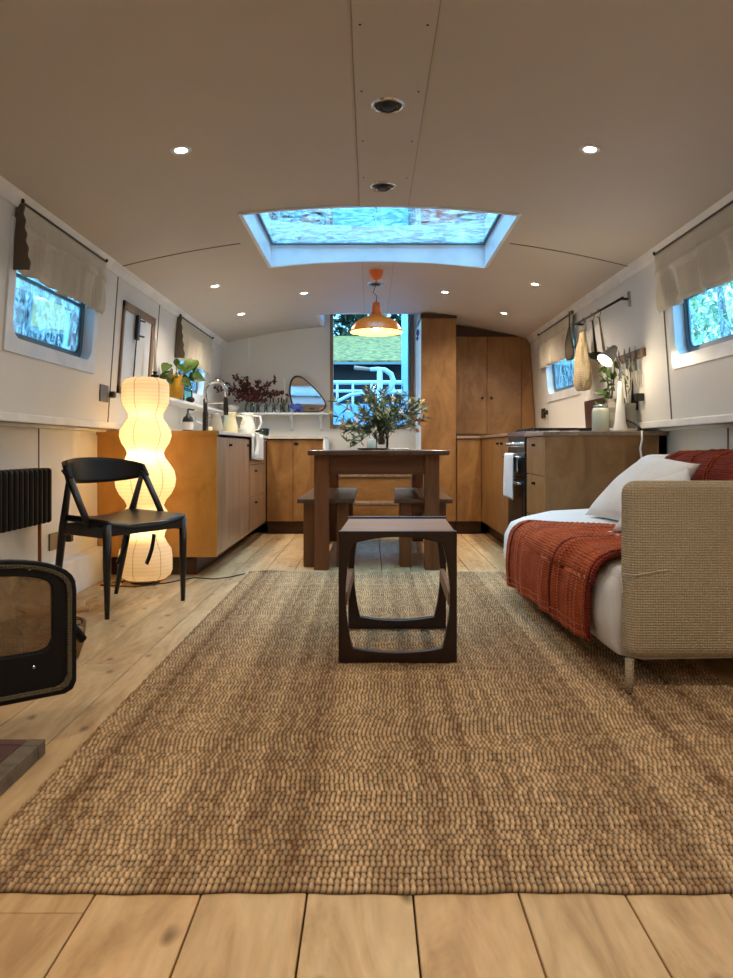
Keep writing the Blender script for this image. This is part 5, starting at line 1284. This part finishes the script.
pillow((.98, 2.98, .46), (1.10, 3.0, .655), (1.275, 2.94, .72), (1.26, 2.72, .47), .06, 'pillow', 'white pillow tucked between the end panel and the taller pillow')
pillow((1.25, 2.60, .50), (1.33, 2.62, .70), (1.40, 2.60, .695), (1.42, 2.58, .52), .02, 'pillow', 'white pillow corner at the right edge just above the end panel')

# ================================================================== WALL THINGS
def blind(side, y0, y1, ztop, zbot, name, lab, mat, out=.05, group=None, tail=True):
    t = onwall(side); o_ = thing(name, lab, 'blind', tuple(t((y0+y1)/2, zbot, .02)), group)
    def f(u_, v):                                    # v 0 top -> 1 bottom
        z_ = ztop-(ztop-zbot)*v; yy = y0+(y1-y0)*u_
        sag = .012*math.sin(u_*PI)*(v > .5)
        w_ = .022+out*.25*v
        w_ += .012*math.exp(-((v-.33)/.05)**2)
        w_ += (.011*math.sin(u_*34+2*v)+.007*math.sin(u_*61+5*v)+.006*math.sin(u_*17-3*v))*min(1, v*2.0)
        if v > .92: w_ -= .012*(v-.92)/.08
        return t(yy+.004*math.sin(v*9), z_-0*sag+.004*math.sin(u_*11)*v, w_)
    bm = B(); sheet(bm, f, 60, 26); part('fabric', bm, mat, o_, smooth=True, solid=.004)
    def g(u_, v):                                    # gathered folds behind
        z_ = ztop-.24-.0-(ztop-.24-zbot-.05)*v; return t(y0+.02+(y1-y0-.04)*u_, z_, .010+.010*math.sin(v*12))
    bm = B(); sheet(bm, g, 30, 20); part('folded_back', bm, mat, o_, smooth=True, solid=.003)
    bm = B(); tube(bm, [t(y0-.0, ztop+.008, .02), t(y1+.0, ztop+.008, .02)], .006, 8); part('rail', bm, 'linen_dark', o_, smooth=True)
    bm = B()
    for yy in (y0+.0, y1-.0): blob(bm, t(yy, ztop+.012, .024), (.010, .010, .012), 10, 6)
    part('end_finial', bm, 'darkmetal', o_, smooth=True)
    if tail:
        def h(u_, v): return t(y0-.006-.01*math.sin(v*3), ztop-(ztop-zbot)*v*(.98), .004+(.05*v+.03)*u_+.004*math.sin(v*30*u_))
        bm = B(); sheet(bm, h, 8, 30); part('side_gather', bm, 'linen_dark', o_, smooth=True, solid=.006)
    return o_
blind(-1, 3.14, 4.14, 1.845, 1.555, 'roman_blind', 'grey-beige gathered blind over the near left window', 'linen')
blind(1, 2.62, 3.99, 1.845, 1.535, 'roman_blind', 'grey-beige gathered blind over the near right window', 'linen', tail=False)
blind(-1, 5.76, 6.95, 1.83, 1.50, 'roman_blind', 'pale linen blind over the far left window', 'linen_pale')
blind(1, 5.62, 6.75, 1.83, 1.52, 'roman_blind', 'pale linen blind over the far right window', 'linen_pale', tail=False)

# utensil rail
t = onwall(1); ur = thing('utensil_rail', 'dark metal hanging rail high on the right wall', 'rail', tuple(t(4.9, 1.70, 0)))
bm = B(); tube(bm, [t(4.42, 1.705, .06), t(5.42, 1.715, .06)], .008, 10); part('bar', bm, 'darkmetal', ur, smooth=True)
for yy in (4.46, 5.38):
    bm = B(); tube(bm, [t(yy, 1.706, .0), t(yy, 1.706, .062)], .008, 8); part('bracket', bm, 'darkmetal', ur)
    bm = B(); tube(bm, [t(yy, 1.66, .004), t(yy, 1.75, .004)], .012, 8); part('wall_plate', bm, 'steel', ur, smooth=True)
def hook(yy, nm_lab):
    bm = B(); tube(bm, [t(yy, 1.70, .075), t(yy, 1.722, .068), t(yy, 1.722, .052), t(yy, 1.70, .048), t(yy, 1.68, .055), t(yy, 1.665, .065), t(yy, 1.672, .078)], .003, 6)
    return single('s_hook', bm, 'steel', nm_lab, 'hook', 'hooks on the utensil rail', smooth=True)
for yy, l_ in ((5.22, 'steel hook on the rail holding the string bag'), (5.02, 'steel hook on the rail holding the dark ladle'), (4.88, 'steel hook on the rail holding the long spoon')): hook(yy, l_)
# string bag
def bag(c, wy, h, mat, name, lab, pins=.35, ww=.05):
    c = Vector(c); bm = B()
    def r_(v): return (pins+(1-pins)*math.sin(min(1, v*1.25)*PI/2)**1.2)*(1-.35*max(0, (v-.8)/.2)**2)
    n, m_ = 26, 28; rings = []
    for j in range(m_+1):
        v = j/m_; rad = r_(v); ring = []
        for k_ in range(n):
            a = 2*PI*k_/n; ripple = 1+.10*math.sin(a*5+v*4)+.07*math.sin(a*9-v*6)
            ring.append(bm.verts.new(c+Vector((ww*math.cos(a)*rad*ripple-.0, wy*math.sin(a)*rad*ripple+.012*math.sin(v*5), -h*v))))
        rings.append(ring)
    for A_, C_ in zip(rings, rings[1:]):
        for k_ in range(n): bm.faces.new((A_[k_], A_[(k_+1)%n], C_[(k_+1)%n], C_[k_]))
    bm.faces.new(rings[-1]); bm.faces.new(rings[0][::-1])
    return bm, c
p_ = t(5.22, 1.62, .075)
bm, c = bag(p_, .14, .41, 'netting', '', ''); sb = single('string_bag', bm, 'netting', 'beige string shopping bag hanging from the utensil rail', 'bag', smooth=True)
bm = B()
for d_ in (-.03, .03): tube(bm, [t(5.22+d_, 1.62, .075), t(5.22+d_*.4, 1.655, .07), t(5.22, 1.67, .068)], .005, 6)
part('strap', bm, 'netting', sb, smooth=True)
p_ = t(5.60, 1.80, .06); bm, c = bag(t(5.60, 1.72, .06), .06, .25, 'linen_dark', '', '', .25, .03)
gb = single('oven_glove', bm, 'linen_dark', 'dark grey cloth hanging beside the far right window', 'cloth', smooth=True)
bm = B(); tube(bm, [t(5.60, 1.85, .0), t(5.60, 1.84, .05), t(5.60, 1.72, .06)], .006, 6); part('loop', bm, 'linen_dark', gb)
# long utensils
p_ = (5.02, .064); ld = thing('ladle', 'dark long-handled ladle hanging from the rail', 'ladle', tuple(t(5.02, 1.40, .06)))
bm = B(); tube(bm, [t(5.02, 1.672, .062), t(5.02, 1.45, .055)], [.006, .010], 8); part('handle', bm, 'darkmetal', ld, smooth=True)
bm = B(); lathe(bm, [(0, 0), (.03, .008), (.042, .03), (.044, .05), (.04, .05), (.036, .03), (0, .006)], t(4.99, 1.40, .075), 16); part('bowl', bm, 'darkmetal', ld, smooth=True)
ls = thing('serving_spoon', 'long brown serving spoon hanging from the rail, nearest the table lamp', 'spoon', tuple(t(4.88, 1.38, .06)))
bm = B(); tube(bm, [t(4.88, 1.672, .062), t(4.86, 1.44, .05)], [.006, .009], 8); part('handle', bm, 'teaktop', ls, smooth=True)
bm = B(); blob(bm, t(4.86, 1.41, .05), (.008, .024, .038), 12, 8); part('bowl', bm, 'teaktop', ls, smooth=True)

# knife rack
kr_ = thing('knife_rack', 'oak magnetic knife strip on the right wall', 'knife rack', tuple(t(4.5, 1.33, 0)))
bm = B(); hexa(bm, [t(4.27, 1.335, .0), t(4.72, 1.335, .0), t(4.72, 1.385, .0), t(4.27, 1.385, .0)], [t(4.27, 1.335, .022), t(4.72, 1.335, .022), t(4.72, 1.385, .022), t(4.27, 1.385, .022)])
part('strip', bm, 'frame_wood', kr_, bevel=.003)
def knife(yy, L, hl, lab, mat='blackplastic'):
    k_ = thing('kitchen_knife', lab, 'knife', tuple(t(yy, 1.36-L, .024)), 'knives on the oak strip')
    bm = B(); prism(bm, [(yy-.002, 1.42), (yy-.016, 1.40), (yy-.016, 1.33-(L-.10)), (yy+.012, 1.33-(L-.10)), (yy+.012, 1.38)], t, .0235, .0255); part('blade', bm, 'steel', k_)
    bm = B(); tube(bm, [t(yy-.002, 1.335-(L-.10), .026), t(yy-.002, 1.335-(L-.10)-hl, .028)], .011, 8, flat=.8); part('handle', bm, mat, k_, smooth=True)
knife(4.66, .16, .11, 'short knife at the far end of the oak strip, behind the lamp'); knife(4.56, .20, .12, 'dark-handled knife second from the far end of the oak strip'); knife(4.47, .22, .12, 'long black-handled knife in the middle of the oak strip')
sc_ = thing('scissors', 'steel kitchen scissors hanging at the near end of the oak strip', 'scissors', tuple(t(4.37, 1.14, .024)))
bm = B(); prism(bm, [(4.362, 1.41), (4.352, 1.26), (4.372, 1.26)], t, .0235, .026); prism(bm, [(4.378, 1.41), (4.368, 1.26), (4.388, 1.26)], t, .0262, .0285); part('blades', bm, 'steel', sc_)
for d_ in (-.02, .022):
    bm = B(); tube(bm, [t(4.37+d_+.018*math.cos(a), 1.215+.042*math.sin(a), .027) for a in [2*PI*k_/14 for k_ in range(14)]], .005, 6, closed=True); part('handle', bm, 'greyceramic', sc_, smooth=True)

# counter-top group on the right
CZ = .898
c = Vector((1.405, 4.47, CZ)); gj = thing('storage_jar', 'pale green storage jar on the right worktop beside the splashback', 'jar', tuple(c))
bm = B(); lathe(bm, [(0, 0), (.048, 0), (.052, .012), (.052, .125), (.046, .142), (.040, .146), (.0, .146)], c, 22); part('jar', bm, 'frostjar', gj, smooth=True)
bm = B(); lathe(bm, [(0, .147), (.042, .147), (.043, .162), (.0, .164)], c, 22); part('lid', bm, 'steel', gj, smooth=True)
bm = B(); lathe(bm, [(0, 0), (.135, 0), (.14, .006), (.14, .018), (.135, .02), (0, .02)], Vector((1.575, 4.52, CZ)), 32)
for v in bm.verts: v.co.x = 1.535+(v.co.x-1.575)*.75
bp_ = single('round_board', bm, 'ceramic', 'round white board under the vases on the right worktop', 'board', smooth=True)
BZ = CZ+.021
c = Vector((1.50, 4.56, BZ)); gv = thing('leafy_vase', 'facetted grey vase with green leaves behind the table lamp', 'vase', tuple(c))
bm = B(); lathe(bm, [(0, 0), (.058, 0), (.062, .05), (.05, .10), (.055, .13), (.036, .165), (.038, .185), (.03, .185), (0, .15)], c, 9); part('vase', bm, 'greyceramic', gv)
bm = B(); b2 = B(); rr = random.Random(31)
for dx, dy, dz in ((-.02, .02, .30), (-.04, -.01, .38), (0, .04, .24), (.02, 0, .42), (-.01, -.03, .46), (-.05, .0, .22), (.03, .03, .34), (-.03, .03, .44)):
    q_ = c+Vector((dx, dy, dz)); tube(b2, [c+Vector((0, 0, .15)), q_], .0025, 5)
    for k_ in range(4): leaf(bm, q_+Vector((0, 0, -.03*k_)), Vector((rr.uniform(-1,.4), rr.uniform(-.8,.8), rr.uniform(-.6,.8))), .065, .034, curl=.2, n=3)
part('leaves', bm, 'leaf', gv); part('stems', b2, 'stem', gv)
# table lamp
c = Vector((1.50, 4.40, BZ-.021)); tb = thing('table_lamp', 'white tapered table lamp with a grey shade and bare glowing bulb', 'table lamp', tuple(c))
bm = B(); lathe(bm, [(0, 0), (.045, 0), (.044, .012), (.034, .05), (.018, .22), (.013, .30), (.0, .302)], c, 18); part('base', bm, 'ceramic', tb, smooth=True)
bm = B(); hd = px(608, 352, 4.36); tube(bm, [c+Vector((0, 0, .30)), c+Vector((.0, -.01, .40)), Vector((hd.x+.05, 4.37, hd.z-.02)), Vector((hd.x+.04, 4.36, hd.z+.03))], .006, 8); part('arm', bm, 'steel', tb, smooth=True)
ax = Vector((-.62, -.28, -.72)).normalized(); rot = ax.to_track_quat('Z', 'Y').to_matrix()
h0 = px(606.5, 358.5, 4.36)-ax*.062
bm = B(); lathe(bm, [(.0, -.04), (.018, -.036), (.024, -.02), (.03, .01), (.042, .04), (.050, .08), (.047, .08), (.038, .042), (.026, .012), (0, -.01)], h0, 24, ax=rot); part('shade', bm, 'greyceramic', tb, smooth=True)
bc = h0+ax*.062
bm = B(); blob(bm, bc, (.033, .033, .033), 16, 12); part('bulb', bm, 'clampbulb', tb, smooth=True)
lt = light('table_lamp_light', 'POINT', tuple(bc+ax*.06-c), 2.2, (1, .80, .55), .03); lt.parent = tb
c = Vector((1.57, 4.44, BZ)); wv = thing('utensil_pot', 'pale pot of dried stems and utensils beside the table lamp', 'pot', tuple(c))
bm = B(); lathe(bm, [(0, 0), (.034, 0), (.038, .02), (.036, .12), (.04, .15), (.034, .15), (.03, .12), (0, .02)], c, 18); part('pot', bm, 'greyceramic', wv, smooth=True)
bm = B(); b2 = B()
for i in range(9):
    e = c+Vector((rr.uniform(-.04,.02), rr.uniform(-.07,.07), rr.uniform(.28, .46))); tube(bm, [c+Vector((0, 0, .05)), e], .003, 5)
    for k_ in range(3): leaf(b2, e-Vector((0, 0, .04*k_)), Vector((rr.uniform(-1,.4), rr.uniform(-1,1), rr.uniform(0,1))), .05, .014, n=2)
part('stems', bm, 'candle', wv); part('dried_leaves', b2, 'olive', wv)

# ================================================================== LIGHT FROM OUTSIDE
wd = bpy.data.worlds.new('overcast'); sc.world = wd; wd.use_nodes = True; nt = wd.node_tree; bg = nt.nodes['Background']
tcw = N(nt, 'ShaderNodeTexCoord'); no = N(nt, 'ShaderNodeTexNoise', Scale=2.2, Detail=5.)
nt.links.new(tcw.outputs['Generated'], no.inputs['Vector'])
crw = N(nt, 'ShaderNodeValToRGB'); crw.color_ramp.elements[0].color = (.13, .46, .80, 1); crw.color_ramp.elements[1].color = (.31, .63, .93, 1)
crw.color_ramp.elements[0].position = .35; crw.color_ramp.elements[1].position = .65
nt.links.new(no.outputs['Fac'], crw.inputs[0]); nt.links.new(crw.outputs[0], bg.inputs['Color']); 
sx3 = N(nt, 'ShaderNodeSeparateXYZ'); nt.links.new(tcw.outputs['Generated'], sx3.inputs[0])
mr_ = N(nt, 'ShaderNodeMapRange'); mr_.inputs[1].default_value = .1; mr_.inputs[2].default_value = .85; mr_.inputs[3].default_value = 2.7; mr_.inputs[4].default_value = 6.2
nt.links.new(sx3.outputs['Z'], mr_.inputs[0]); nt.links.new(mr_.outputs[0], bg.inputs['Strength'])
def portal(name, loc, rot, sx_, sy_):
    d = bpy.data.lights.new(name, 'AREA'); d.shape = 'RECTANGLE'; d.size = sx_; d.size_y = sy_; d.cycles.is_portal = True
    o = bpy.data.objects.new(name, d); COL.objects.link(o); o.location = loc; o.rotation_euler = rot
portal('skylight_portal', (.053, 4.405, 2.30), (0, 0, 0), 1.5, 1.15)
portal('stern_portal', (.02, 7.72, 1.7), (PI/2, 0, PI), .85, 1.4)
for h_ in WL: portal('left_portal', (wx(-1, 1.5)-.12, (h_[0]+h_[1])/2, (h_[2]+h_[3])/2), (0, -PI/2, 0), .5, 1.)
for h_ in WR: portal('right_portal', (wx(1, 1.5)+.12, (h_[0]+h_[1])/2, (h_[2]+h_[3])/2), (0, PI/2, 0), .5, 1.)

# ================================================================== CAMERA
cam = bpy.data.cameras.new('camera'); co = bpy.data.objects.new('camera', cam); COL.objects.link(co); sc.camera = co
co.location = (0, 0, H); co.rotation_euler = (PI/2, 0, 0)
cam.sensor_fit = 'VERTICAL'; cam.sensor_height = 36.; cam.sensor_width = 27.; cam.lens = 36.*F/978.
cam.shift_x = (366.5-CX)/978.; cam.shift_y = -(489-CY)/978.; cam.clip_start = .02
sc.view_settings.view_transform = 'Standard'; sc.view_settings.look = 'None'; sc.cycles.transparent_max_bounces = 24
sc.view_settings.exposure = 1.; sc.view_settings.gamma = 1.
